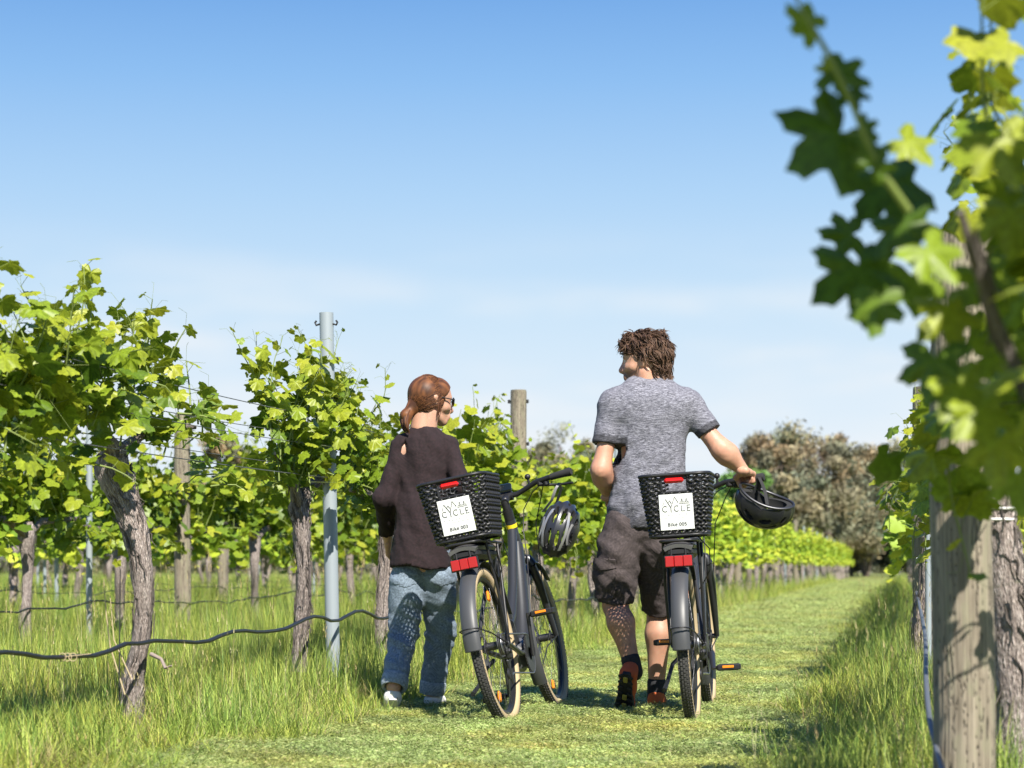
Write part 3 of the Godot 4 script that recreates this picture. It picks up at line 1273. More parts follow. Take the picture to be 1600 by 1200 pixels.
func wood_post(label: String, where: Vector3, h: float, r: float, group := "", pins := true, lean := 0.0):
	var o := thing("wooden_post", label, "post", where, group)
	var mb := MB.new()
	var pts := []
	var rad := []
	for i in 9:
		var t := i / 8.0
		pts.append(Vector3(lean * t * h + 0.006 * sin(t * 7.0), -0.1 + (h + 0.1) * t, 0.004 * sin(t * 5.0 + 1.0)))
		rad.append(r * (1.04 - 0.06 * t))
	pts.append(pts[8] + Vector3(0, 0.012, 0))
	rad.append(r * 0.90)
	mb.tube(pts, rad, 20)
	build(mb, "shaft", M.wood, o)
	if pins:
		for y in [h - 0.08, h - 0.42, h - 0.75]:
			for s in [-1.0, 1.0]:
				mb = MB.new()
				mb.box(Transform3D(Basis(), Vector3(s * (r + 0.008) + lean * y, y, 0)), Vector3(0.022, 0.03, 0.02), 0.005)
				build(mb, "wire_clip", M.clip, o)
	return o


func steel_post(label: String, where: Vector3, h: float, r: float, group := "", clips := true, lean := 0.0):
	var o := thing("steel_post", label, "post", where, group)
	var mb := MB.new()
	mb.lathe(Transform3D(Basis(Vector3.BACK, -lean), Vector3.ZERO), [Vector2(r - 0.004, h - 0.05), Vector2(r - 0.004, h), Vector2(r, h), Vector2(r, -0.1)], 24)
	build(mb, "tube", M.zinc, o)
	if clips:
		for y in [h - 0.06, h - 0.255, h - 0.45, h - 0.72]:
			for s in [-1.0, 1.0]:
				mb = MB.new()
				var cx: float = s * (r + 0.004) + lean * y
				mb.tube([Vector3(cx - s * 0.006, y, 0.006), Vector3(cx + s * 0.014, y - 0.006, 0.006), Vector3(cx + s * 0.02, y + 0.008, 0.006), Vector3(cx + s * 0.012, y + 0.018, 0.006)], 0.0055, 6)
				build(mb, "wire_clip", M.clip, o)
	return o


func make_wire(label: String, x: float, d0: float, d1: float, h: float, posts: Array, sag: float, r: float, group: String, called := "trellis_wire", m: Material = null, wave := 0.0, sd := 1):
	var pts := []
	var nz := noise(sd, 0.6, 2)
	var d := d0
	while d < d1:
		var f := fposmod((d - posts[0]) / posts[1], 1.0)
		var p := on_row(x, d)
		p.y = h - sag * 4.0 * f * (1.0 - f) + wave * nz.get_noise_1d(d * 1.7)
		p.x += wave * 0.5 * nz.get_noise_1d(d * 1.3 + 50.0)
		pts.append(p)
		d += 0.16 if wave > 0.0 and d < 30.0 else 0.5
	var mb := MB.new()
	mb.tube(pts, r, 6)
	var o = build(mb, called, m if m else M.wire)
	tag(o, label, "wire" if called == "trellis_wire" else "hose", group)
	o.set_meta("_pts", pts)
	return o


func make_rows():
	var rng := RandomNumberGenerator.new()
	rng.seed = 99
	# ---- the left row: its nearest vines one by one
	var X := -2.95
	var g_left := "vines of the left row"
	# the twisted vine in front
	var w := on_row(X, 8.35)
	w.y = 0.0
	var base := [w]
	var loc := func(px: float, py: float, d: float) -> Vector3:
		return at(px, py, d) - base[0]
	var tp := [loc.call(208, 1165, 8.35), loc.call(207, 1100, 8.35), loc.call(214, 1040, 8.35), loc.call(224, 960, 8.36), loc.call(222, 890, 8.36), loc.call(212, 830, 8.37), loc.call(193, 780, 8.38), loc.call(178, 742, 8.38), loc.call(180, 712, 8.4), loc.call(192, 698, 8.42)]
	var tr := [0.044, 0.040, 0.037, 0.036, 0.039, 0.045, 0.056, 0.066, 0.060, 0.03]
	var head := loc.call(182, 712, 8.4) as Vector3
	var v1 = near_vine("old twisted vine with a thick knobbly head nearest in the left row", w, tp, tr,
		[[[head, head + Vector3(0.02, 0.09, -0.22), head + Vector3(0.0, 0.14, -0.55), head + Vector3(0.02, 0.17, -0.9)], [0.036, 0.02, 0.014, 0.008]],
		[[head, head + Vector3(-0.02, 0.12, 0.2), head + Vector3(0.0, 0.2, 0.5), head + Vector3(0.02, 0.24, 0.9)], [0.042, 0.028, 0.02, 0.012]]],
		[[-1.0, -0.05, 1.14, 1.42, 0.2, 11, 0.086], [-0.35, 0.95, 1.24, 1.63, 0.22, 27, 0.09], [-0.3, 0.5, 1.12, 1.3, 0.3, 8, 0.088], [0.35, 0.95, 1.08, 1.35, 0.34, 10, 0.09], [-1.15, -0.85, 1.0, 1.42, 0.1, 4, 0.08]], 301, 300)
	var twig := MB.new()
	twig.tube([loc.call(236, 1022, 8.3), loc.call(252, 1030, 8.26), loc.call(258, 1044, 8.24), loc.call(268, 1040, 8.22)], [0.009, 0.007, 0.006, 0.003], 6)
	twig.tube([loc.call(252, 1030, 8.26), loc.call(262, 1046, 8.24)], [0.006, 0.002], 5)
	build(twig, "twig", M.bark_strip, v1)
	# its neighbour whose crown fills the left edge
	w = on_row(X, 6.75)
	near_vine("leafy vine cut off by the left edge of the view", w, [Vector3(0, -0.05, 0), Vector3(0.03, 0.4, 0.03), Vector3(-0.02, 0.8, 0), Vector3(0, 1.1, 0.0)], [0.06, 0.05, 0.055, 0.075],
		[[[Vector3(0, 1.1, 0), Vector3(0, 1.22, -0.3), Vector3(0, 1.26, -0.7), Vector3(0.02, 1.27, -0.95)], [0.04, 0.026, 0.018, 0.01]]],
		[[-1.1, 0.3, 1.05, 1.52, 0.28, 34, 0.092], [-0.8, 0.3, 0.96, 1.2, 0.38, 10, 0.092]], 302, 300)
	# the vine before the steel post
	w = on_row(X, 10.7)
	base[0] = w
	tp = [loc.call(468, 1050, 10.7), loc.call(470, 985, 10.7), loc.call(475, 930, 10.7), loc.call(474, 870, 10.7), loc.call(470, 820, 10.7), loc.call(466, 790, 10.7), loc.call(476, 770, 10.75)]
	head = loc.call(468, 792, 10.7) as Vector3
	near_vine("upright vine with shaggy bark just left of the steel post", w, tp, [0.036, 0.037, 0.036, 0.036, 0.040, 0.052, 0.035],
		[[[head, head + Vector3(0, 0.12, -0.25), head + Vector3(0, 0.2, -0.55), head + Vector3(0, 0.22, -0.85)], [0.045, 0.03, 0.02, 0.012]],
		[[head, head + Vector3(0, 0.12, 0.12), head + Vector3(0, 0.2, 0.26), head + Vector3(0, 0.25, 0.42)], [0.04, 0.024, 0.016, 0.009]]],
		[[-0.85, 0.45, 1.08, 1.70, 0.28, 34, 0.092], [-0.7, 0.3, 1.02, 1.15, 0.36, 10, 0.092], [-0.1, 0.5, 1.0, 1.3, 0.26, 9, 0.088]], 303, 300)
	w = on_row(X, 12.35)
	near_vine("vine with a dark leaning trunk beside the woman's left arm", w, [Vector3(0.02, -0.05, 0.05), Vector3(0, 0.4, 0), Vector3(0.02, 0.75, -0.04), Vector3(0.03, 0.95, -0.08)], [0.045, 0.042, 0.046, 0.06],
		[[[Vector3(0.03, 0.95, -0.08), Vector3(0, 1.08, -0.35), Vector3(0, 1.1, -0.85)], [0.04, 0.025, 0.012]], [[Vector3(0.03, 0.95, -0.08), Vector3(0, 1.08, 0.3), Vector3(0, 1.1, 0.75)], [0.04, 0.025, 0.012]]],
		[[-0.85, 0.8, 1.0, 1.55, 0.3, 36, 0.095], [-0.8, 0.7, 0.92, 1.1, 0.4, 10, 0.095]], 304, 260, 32)
	# ---- the rest of the vines share a few builds
	var rich := []
	for k in 3:
		rich.append(far_vine(400 + k, 36, 22, 75))
	var thin := []
	for k in 3:
		thin.append(far_vine(450 + k, 17, 14, 0))
	var plain_ := []
	for k in 6:
		plain_.append(far_vine(500 + k, 34, 12, 0))
	var d := 14.1
	var n := 0
	while d < 134.0:
		n += 1
		var label := "%s vine along the left row beyond the woman" % ordinal(n) if n <= 20 else "far vine of the left row merging into its hedge toward the path's end"
		var proto: Node3D = rich[n % 3] if n <= 4 else plain_[rng.randi() % 6]
		place_vine(proto, X + rng.randf_range(-0.05, 0.05), d, label, g_left, rng)
		d += 1.75
	# ---- rows behind the left one
	var rows := [[-6.05, 14.2, 72.0, "second"], [-9.15, 21.5, 78.0, "third"], [-12.25, 29.0, 84.0, "fourth"], [-15.35, 36.5, 90.0, "fifth"]]
	for r in rows:
		d = r[1] - 0.9
		n = 0
		while d < r[2]:
			n += 1
			var label := "%s vine from the left edge in the %s row back" % [ordinal(n), r[3]] if n <= 20 else "vine far along the %s row back, hidden among its neighbours" % r[3]
			var proto: Node3D = rich[n % 3] if r[3] == "second" and n <= 8 else plain_[rng.randi() % 6]
			place_vine(proto, r[0] + rng.randf_range(-0.06, 0.06), d, label, "vines of the %s row back" % r[3], rng)
			d += 1.72 * rng.randf_range(0.94, 1.06)
	# ---- the right row beside the lens
	var XR := 0.2
	make_right_row(XR, thin, plain_, rng)
	# ---- posts
	steel_post("tall galvanised steel post with black clips left of the woman", on_row(X + 0.03, 11.15), 2.02, 0.037, "", true, -0.02)
	wood_post("tall weathered wooden post between the woman and the man", on_row(X, 16.9), 2.08, 0.066, "", true, -0.012)
	d = 22.7
	n = 0
	while d < 105.0:
		n += 1
		var where := on_row(X, d)
		if n % 2 == 1:
			steel_post("%s steel post along the left row beyond the man" % ordinal((n + 1) / 2), where, 2.0, 0.03, "steel posts of the left row", false)
		else:
			wood_post("%s wooden post along the left row beyond the man" % ordinal(n / 2), where, 2.05, 0.066, "wooden posts of the left row", false)
		d += 5.75
	for r in rows:
		d = r[1] + 1.9
		n = 0
		while d < 70.0:
			n += 1
			if n % 2 == 1:
				steel_post("%s steel post from the left in the %s row back" % [ordinal((n + 1) / 2), r[3]], on_row(r[0], d), 1.85, 0.024, "steel posts of the rows behind", false)
			else:
				wood_post("%s wooden post from the left in the %s row back" % [ordinal(n / 2), r[3]], on_row(r[0], d), 1.95, 0.062, "wooden posts of the rows behind", false)
			d += 5.75 if n % 2 == 1 else 4.6
	wood_post("grey wooden post in the second row behind the twisted vine", on_row(-6.05, 18.2), 1.98, 0.07, "", false)
	# ---- wires and drip hoses
	var gw := "trellis wires of the left row"
	make_wire("topmost trellis wire of the left row", X + 0.05, 5.6, 60.0, 1.45, [11.15, 5.75], 0.03, 0.0022, gw)
	make_wire("second highest trellis wire of the left row", X - 0.05, 5.6, 60.0, 1.375, [11.15, 5.75], 0.05, 0.0019, gw)
	make_wire("middle trellis wire of the left row", X + 0.05, 5.6, 60.0, 1.31, [11.15, 5.75], 0.04, 0.0019, gw)
	make_wire("fourth highest trellis wire of the left row", X - 0.05, 5.6, 60.0, 1.20, [11.15, 5.75], 0.02, 0.0019, gw)
	make_wire("lowest trellis wire of the left row, just over the old vine's head", X + 0.04, 5.6, 60.0, 1.145, [11.15, 5.75], 0.02, 0.0022, gw)
	var hose_ = make_wire("black drip hose wavering above the grass along the left row", X + 0.09, 5.6, 60.0, 0.425, [11.15, 5.75], 0.05, 0.009, "", "drip_hose", M.hose, 0.04, 3)
	make_wire("dark drip hose along the second row back", -5.97, 13.5, 60.0, 0.42, [16.1, 5.75], 0.05, 0.0075, "drip hoses of the rows behind", "drip_hose", M.hose, 0.05, 4)
	make_wire("dark drip hose along the third row back", -9.07, 20.5, 70.0, 0.42, [16.1, 5.75], 0.05, 0.0075, "drip hoses of the rows behind", "drip_hose", M.hose, 0.05, 5)
	make_wire("dark drip hose along the fourth row back", -12.17, 28.0, 70.0, 0.42, [16.1, 5.75], 0.05, 0.0075, "drip hoses of the rows behind", "drip_hose", M.hose, 0.05, 6)
	var tie := MB.new()
	var tc := Vector3.ZERO
	for pt in hose_.get_meta("_pts"):
		if absf(px_of(pt) - 92.0) < absf(px_of(tc) - 92.0):
			tc = pt
	for q in 3:
		tie.ring(Transform3D(Basis(Vector3.UP, 1.5 + q * 0.2), tc + rgt * 0.018 * q), 0.014, 0.0018, 0, TAU, 12, 4)
	tie.tube([tc, tc + rgt * 0.05 + Vector3.UP * 0.006, tc + rgt * 0.1 + Vector3.UP * 0.012], 0.0016, 4)
	tag(build(tie, "hose_tie", M.twine), "pale twine tied round the black hose at the left", "tie")
	var stalks := MB.new()
	stalks.tube([at(195, 1085, 8.1), at(172, 1010, 8.1), at(166, 960, 8.1), at(162, 905, 8.1)], [0.0035, 0.003, 0.0024, 0.0012], 5)
	stalks.tube([at(205, 1060, 8.0), at(178, 1000, 8.0), at(172, 930, 8.05)], [0.003, 0.0024, 0.0012], 5)
	tag(build(stalks, "dry_stalk", M.twine), "dry pale weed stalks leaning against the old vine", "weed")
	stalks = MB.new()
	stalks.tube([at(186, 1095, 8.2), at(187, 980, 8.2), at(188, 890, 8.2)], [0.003, 0.0024, 0.0014], 5)
	tag(build(stalks, "dry_stalk", M.clip), "thin dark stalk standing upright left of the old vine", "weed")
	for p in rich + plain_ + thin:
		p.free()


func make_right_row(XR: float, rich: Array, plain_: Array, rng: RandomNumberGenerator):
	# the post right beside the lens
	wood_post("big weathered post close to the lens with leaf shadows on it", on_row(0.165, 5.35), 1.52, 0.076, "", false)
	steel_post("thin steel stake just behind the close wooden post", on_row(0.17, 11.2), 0.85, 0.017, "", false)
	var w := on_row(XR + 0.16, 6.15)
	# thick trunk to the right of the post
	var loc := func(px: float, py: float, d: float) -> Vector3:
		return at(px, py, d) - w
	near_vine("thick shaggy vine trunk right of the close wooden post", w,
		[loc.call(1592, 1290, 6.15), loc.call(1585, 1180, 6.15), loc.call(1588, 1080, 6.15), loc.call(1582, 980, 6.15), loc.call(1572, 900, 6.15), loc.call(1560, 830, 6.15), loc.call(1548, 770, 6.15), loc.call(1545, 720, 6.15)], [0.062, 0.058, 0.055, 0.054, 0.055, 0.056, 0.055, 0.05],
		[[[loc.call(1545, 730, 6.15), Vector3(-0.1, 1.1, -0.3), Vector3(-0.12, 1.14, -0.8)], [0.045, 0.03, 0.015]]],
		[[-0.9, 0.35, 1.0, 1.8, 0.22, 22, 0.095], [-0.6, 0.3, 0.92, 1.1, 0.28, 6, 0.1]], 311, 150, 32)
	# the vines whose blurred shoots hang before the lens
	w = on_row(XR + 0.16, 4.3)
	near_vine("leafy vine just before the close wooden post, its leaves covering the post's top", w, [Vector3(0.32, -0.05, 0), Vector3(0.3, 0.5, 0), Vector3(0.2, 1.0, 0)], [0.05, 0.05, 0.06],
		[[[Vector3(0.2, 1.0, 0), Vector3(0.05, 1.16, -0.4), Vector3(0.0, 1.2, -0.9)], [0.04, 0.02, 0.012]]],
		[[-0.5, 0.75, 1.0, 1.95, 0.17, 26, 0.10], [-0.6, 0.7, 0.95, 1.15, 0.2, 8, 0.1]], 315, 160, 40)
	w = on_row(XR + 0.3, 2.75)
	var o = near_vine("blurred leafy vine hanging close before the lens at the right", w, [Vector3(0.25, -0.05, 0), Vector3(0.25, 0.5, 0), Vector3(0.2, 1.0, 0)], [0.05, 0.05, 0.06],
		[[[Vector3(0.2, 1.0, 0), Vector3(0.12, 1.16, -0.4), Vector3(0.05, 1.2, -0.9)], [0.04, 0.02, 0.012]], [[at(1500, 330, 3.0) - w, at(1530, 430, 3.05) - w, at(1580, 560, 3.1) - w, at(1630, 650, 3.1) - w], [0.006, 0.008, 0.010, 0.012]]],
		[[-0.95, 0.35, 1.0, 1.9, 0.18, 30, 0.11], [-0.9, 0.2, 0.98, 1.15, 0.18, 8, 0.11], [-0.15, 0.4, 1.56, 2.1, 0.18, 16, 0.115, -0.36]], 312, 265, 40)
	# the long shoot that reaches out to the left, leaf by leaf: px, py, size in px, turn of the tip, tone
	var sp := [at(1420, 330, 2.9) - w, at(1372, 262, 2.87) - w, at(1335, 170, 2.85) - w, at(1300, 95, 2.83) - w, at(1268, 40, 2.82) - w, at(1240, -10, 2.82) - w]
	var sm := MB.new()
	sm.tube(sp, [0.006, 0.0055, 0.0045, 0.004, 0.0035, 0.002], 6)
	var hung := [[1312, 208, 155, -2.25, 0.05, 0.3], [1308, 112, 80, 1.95, 0.15, 0.5], [1300, 108, 42, -1.5, 0.5, 0.2], [1330, 140, 55, 2.8, 0.3, 0.3], [1268, 40, 72, -0.9, 0.45, 0.2], [1362, 262, 60, 0.6, 0.1, 0.3], [1345, 200, 48, 2.2, 0.1, -0.3],
		[1388, 285, 140, 2.75, 0.08, 0.3], [1410, 350, 100, 2.9, 0.05, -0.3], [1332, 366, 78, -1.5, 0.05, 0.3], [1340, 415, 150, 2.95, 0.08, 0.3], [1372, 470, 85, 3.3, 0.05, -0.2], [1425, 430, 100, 3.0, 0.3, 0.1],
		[1480, 480, 110, 2.8, 0.5, 0.4], [1460, 560, 105, 3.3, 0.3, -0.3], [1500, 600, 110, 2.6, 0.5, 0.3], [1450, 390, 100, 2.4, 0.6, 0.5], [1570, 545, 110, 2.9, 0.7, 0.1], [1415, 220, 85, 2.2, 0.4, 0.6], [1560, 690, 105, 3.2, 0.5, 0.1], [1530, 640, 100, 2.8, 0.6, 0.2], [1590, 740, 100, 3.0, 0.7, 0.1], [1540, 430, 110, 2.7, 0.7, 0.3], [1580, 330, 115, 3.1, 0.5, 0.1], [1560, 220, 115, 2.7, 0.5, 0.1]]
	lobe_depth = 0.56
	var bk := bank(40, 2)
	lobe_depth = 0.33
	for i in hung.size():
		var h = hung[i]
		var d: float = 2.86 + 0.1 * rng.randf() if i < 7 else 2.95 + 0.5 * rng.randf()
		var s: float = h[2] / FPX * d
		var tipd := (rgt * sin(h[3]) + Vector3.UP * cos(h[3]) - fwd * 0.25).normalized()
		var nn: Vector3 = (-fwd + rgt * h[5] + Vector3.UP * 0.35)
		nn = (nn - tipd * nn.dot(tipd)).normalized()
		var m := put(o, "leaf", bk[i % 5][clampi(int(h[4] * 6.0), 0, 5)], M.leaf)
		m.transform = Transform3D(Basis(tipd.cross(nn), tipd, nn).scaled(Vector3(s, s, s)), at(h[0], h[1], d) - w)
		if i < 7:
			var near: Vector3 = sp[0]
			for q in sp.size() - 1:
				for e in 5:
					var c: Vector3 = sp[q].lerp(sp[q + 1], e / 5.0)
					if c.distance_to(m.position) < near.distance_to(m.position):
						near = c
			sm.tube([near, m.position], 0.0016, 5)
	build(sm, "hanging_shoot", M.shoot, o)
	# further along
	w = on_row(XR + 0.1, 8.0)
	near_vine("tall leafy vine of the right row behind the close post", w, [Vector3(-0.02, -0.05, 0), Vector3(0.02, 0.4, 0), Vector3(0, 0.9, 0)], [0.05, 0.05, 0.06], [],
		[[-0.9, 0.9, 0.95, 1.6, 0.15, 19, 0.092], [-0.9, 0.9, 0.95, 1.1, 0.2, 4, 0.09]], 313, 150, 32)
	w = on_row(XR - 0.03, 11.6)
	near_vine("vine with a dark split trunk left of the close wooden post", w, [Vector3(0.0, -0.05, 0), Vector3(-0.03, 0.3, 0), Vector3(0.02, 0.6, 0), Vector3(0.05, 0.95, 0)], [0.062, 0.056, 0.058, 0.06], [],
		[[-0.9, 0.9, 0.95, 1.55, 0.16, 19, 0.092], [-0.9, 0.9, 0.85, 1.1, 0.22, 5, 0.09]], 314, 150, 32)
	var d := 13.4
	var n := 0
	while d < 62.0:
		n += 1
		var label := "%s vine along the right row past the dark split trunk" % ordinal(n) if n <= 12 else "far vine of the right row in line behind its neighbours"
		var proto: Node3D = rich[n % 3]
		place_vine(proto, XR + 0.16, d, label, "vines of the right row", rng)
		d += 1.75
	d = 46.0
	n = 0
	while d < 66.0:
		n += 1
		place_vine(plain_[rng.randi() % 6], 3.3, d, "vine of the next row over, glimpsed right of the thick trunk", "vines of the next row to the right", rng)
		d += 1.75
	wood_post("wooden post of the right row half hidden behind the dark split trunk", on_row(0.17, 14.5), 1.9, 0.06, "", false)
	# a slack bluish hose and a wire along the row
	var hose := MB.new()
	var raw := [at(1432, 925, 12.5), at(1440, 962, 9.6), at(1446, 1000, 7.6), at(1447, 1060, 6.4), at(1452, 1120, 5.7), at(1462, 1165, 5.35), at(1476, 1215, 5.0), at(1500, 1290, 4.6)]
	var pts := []
	for i in raw.size() - 1:
		for k in 6:
			pts.append(raw[i].cubic_interpolate(raw[i + 1], raw[maxi(i - 1, 0)], raw[mini(i + 2, raw.size() - 1)], k / 6.0))
	hose.tube(pts, 0.008, 7)
	tag(build(hose, "drip_hose", M.hose_old), "slack blue grey hose drooping beside the close wooden post", "hose")
	make_wire("wire of the right row passing behind the close post", XR, 4.0, 60.0, 1.1, [5.35, 5.75], 0.03, 0.002, "")
	var tie := MB.new()
	var c := at(1432, 873, 11.4)
	tie.tube([c, c + rgt * 0.05 + Vector3.UP * 0.01, c + rgt * 0.09 + Vector3.UP * 0.02], 0.006, 5)
	tag(build(tie, "vine_tie", M.white_tag), "pale tie holding the dark split trunk to the steel stake", "tie")
	tie = MB.new()
	tie.ring(Transform3D(Basis(Vector3.BACK, PI / 2) * Basis(Vector3.RIGHT, 0.1), at(1552, 795, 6.15)), 0.062, 0.004, 0, TAU, 20, 5)
	tie.ring(Transform3D(Basis(Vector3.BACK, PI / 2) * Basis(Vector3.RIGHT, -0.05), at(1552, 812, 6.15)), 0.062, 0.004, 0, TAU, 20, 5)
	tag(build(tie, "vine_tie", M.white_tag), "pale tie wound round the thick trunk right of the close post", "tie")


# ---------------------------------------------------------------- bicycles; forward is -z, the ground contact of the rear wheel is the origin

const WR := 0.345
const FRONT := 1.10
var basket_cache := {}
var wheel_cache := {}


func arc_sheet(c: Vector3, r: float, a0: float, a1: float, half: float, arch: float, seg: int) -> Array:
	var g := []
	for i in seg + 1:
		var a := deg_to_rad(lerpf(a0, a1, float(i) / seg))
		var row := []
		for j in 9:
			var q := (j / 8.0) * 2.0 - 1.0
			var rr := r - arch * (1.0 - sqrt(maxf(0.0, 1.0 - q * q * 0.94)))
			row.append(c + Vector3(q * half, sin(a) * rr, -cos(a) * rr))
		g.append(row)
	return g


func make_wheel(bike: Node3D, f: float, rear: bool):
	var w := Node3D.new()
	w.name = child_name(bike, "wheel")
	w.position = F(f, WR)
	bike.add_child(w)
	if wheel_cache.is_empty():
		var side := Transform3D(Basis(Vector3.BACK, -PI / 2), Vector3.ZERO)
		var tr := 0.0245
		var prof := func(a0, a1, n):
			var ps := []
			for i in n + 1:
				var a := deg_to_rad(lerpf(a0, a1, float(i) / n))
				ps.append(Vector2(WR - tr + cos(a) * tr, sin(a) * tr))
			return ps
		var mb := MB.new()
		mb.lathe(side, prof.call(-62, 62, 8), 72)
		wheel_cache.tyre = mb
		var wall := MB.new()
		wall.lathe(side, prof.call(62, 150, 6), 72)
		wall.lathe(side, prof.call(-150, -62, 6), 72)
		wheel_cache.wall = wall
		var tread := MB.new()
		for i in 110:
			var a := TAU * i / 110
			for q in [[-0.017, 0.5, 0.75], [-0.007, 0.0, 0.97], [0.004, 0.5, 1.0], [0.013, 0.0, 0.86], [0.02, 0.4, 0.55]]:
				var aa: float = a + q[1] * TAU / 110
				var rr: float = WR - tr + sqrt(maxf(0.0, tr * tr - q[0] * q[0])) + 0.0006
				var b := Basis(Vector3.RIGHT, aa)
				tread.box(Transform3D(b, b * Vector3(q[0], rr, 0)), Vector3(0.0075, 0.0035, 0.0125))
		wheel_cache.tread = tread
		var rim := MB.new()
		rim.lathe(side, [Vector2(WR - 0.062, -0.008), Vector2(WR - 0.052, -0.0125), Vector2(WR - 0.037, -0.0125)], 64)
		rim.lathe(side, [Vector2(WR - 0.037, 0.0125), Vector2(WR - 0.052, 0.0125), Vector2(WR - 0.062, 0.008), Vector2(WR - 0.062, -0.008)], 64)
		wheel_cache.rim = rim
	put_mb("tyre", wheel_cache.tyre, M.rubber, w)
	put_mb("tyre_sidewall", wheel_cache.wall, M.gumwall, w)
	put_mb("tread", wheel_cache.tread, M.tread, w).set_meta("kind", "stuff")
	put_mb("rim", wheel_cache.rim, M.rim, w)
	var hub := MB.new()
	var side2 := Transform3D(Basis(Vector3.BACK, -PI / 2), Vector3.ZERO)
	hub.lathe(side2, [Vector2(0.012, -0.06), Vector2(0.012, -0.036), Vector2(0.03, -0.034), Vector2(0.03, -0.028), Vector2(0.018, -0.024), Vector2(0.018, 0.024), Vector2(0.03, 0.028), Vector2(0.03, 0.034), Vector2(0.012, 0.036), Vector2(0.012, 0.06)], 16)
	build(hub, "hub", M.dark_metal, w)
	var disc := MB.new()
	disc.lathe(Transform3D(Basis(Vector3.BACK, -PI / 2), Vector3(-0.045, 0, 0)), [Vector2(0.05, 0.001), Vector2(0.05, -0.001), Vector2(0.08, -0.001), Vector2(0.08, 0.001), Vector2(0.05, 0.001)], 32)
	build(disc, "brake_disc", M.metal, w)
	if not wheel_cache.has("spoke0"):
		for k in 28:
			var sp := MB.new()
			var a := TAU * k / 28
			var s := 1.0 if k % 2 else -1.0
			var off := 1.2 * (1.0 if (k / 2) % 2 else -1.0)
			sp.tube([Vector3(s * 0.031, sin(a + off) * 0.028, -cos(a + off) * 0.028), Vector3(s * 0.003, sin(a) * (WR - 0.06), -cos(a) * (WR - 0.06))], 0.0011, 4, false)
			wheel_cache["spoke%d" % k] = sp.mesh()
	for k in 28:
		put(w, "spoke", wheel_cache["spoke%d" % k], M.spoke)
	for q in ([250.0, 70.0] if rear else [80.0, 260.0]):
		var rf := MB.new()
		var a := deg_to_rad(q)
		var b := Basis(Vector3.RIGHT, a)
		rf.box(Transform3D(b, b * Vector3(0.003, 0, -(WR - 0.115))), Vector3(0.012, 0.03, 0.045), 0.005)
		build(rf, "spoke_reflector", M.orange, w)


func put_mb(called: String, mb: MB, m: Material, parent: Node) -> MeshInstance3D:
	if not mb.has_meta("mesh"):
		mb.orient()
		mb.set_meta("mesh", mb.mesh())
	return put(parent, called, mb.get_meta("mesh"), m)


# a point of the basket's wall: t runs round it, h goes up it
func basket_point(t: float, h: float, out := 0.0) -> Vector3:
	var bw := lerpf(0.116, 0.146, h)
	var bd := lerpf(0.145, 0.175, h)
	var r := 0.055
	# rounded rectangle walked by angle, corners eased
	var sx := bw - r
	var sz := bd - r
	var per := 4.0 * sx + 4.0 * sz + TAU * r
	var s := fposmod(t, 1.0) * per
	var p := Vector2.ZERO
	var nn := Vector2.ZERO
	var legs := [[2.0 * sx, 0], [r * PI / 2, 1], [2.0 * sz, 0], [r * PI / 2, 1], [2.0 * sx, 0], [r * PI / 2, 1], [2.0 * sz, 0], [r * PI / 2, 1]]
	var k := 0
	while k < 7 and s > legs[k][0]:
		s -= legs[k][0]
		k += 1
	var side := k / 2
	# side 0: rear (+z) walked from left to right; then right, front, left
	var rot := [0.0, PI / 2, PI, -PI / 2][side] as float
	var hx: float = sx if side % 2 == 0 else sz
	var hz: float = sz if side % 2 == 0 else sx
	if k % 2 == 0:
		p = Vector2(-hx + s, hz + r)
		nn = Vector2(0, 1)
	else:
		var a := s / r
		nn = Vector2(sin(a), cos(a))
		p = Vector2(hx, hz) + nn * r
	p += nn * out
	p = Vector2(p.x * cos(rot) + p.y * sin(rot), -p.x * sin(rot) + p.y * cos(rot))
	return Vector3(p.x, h * 0.255, p.y)


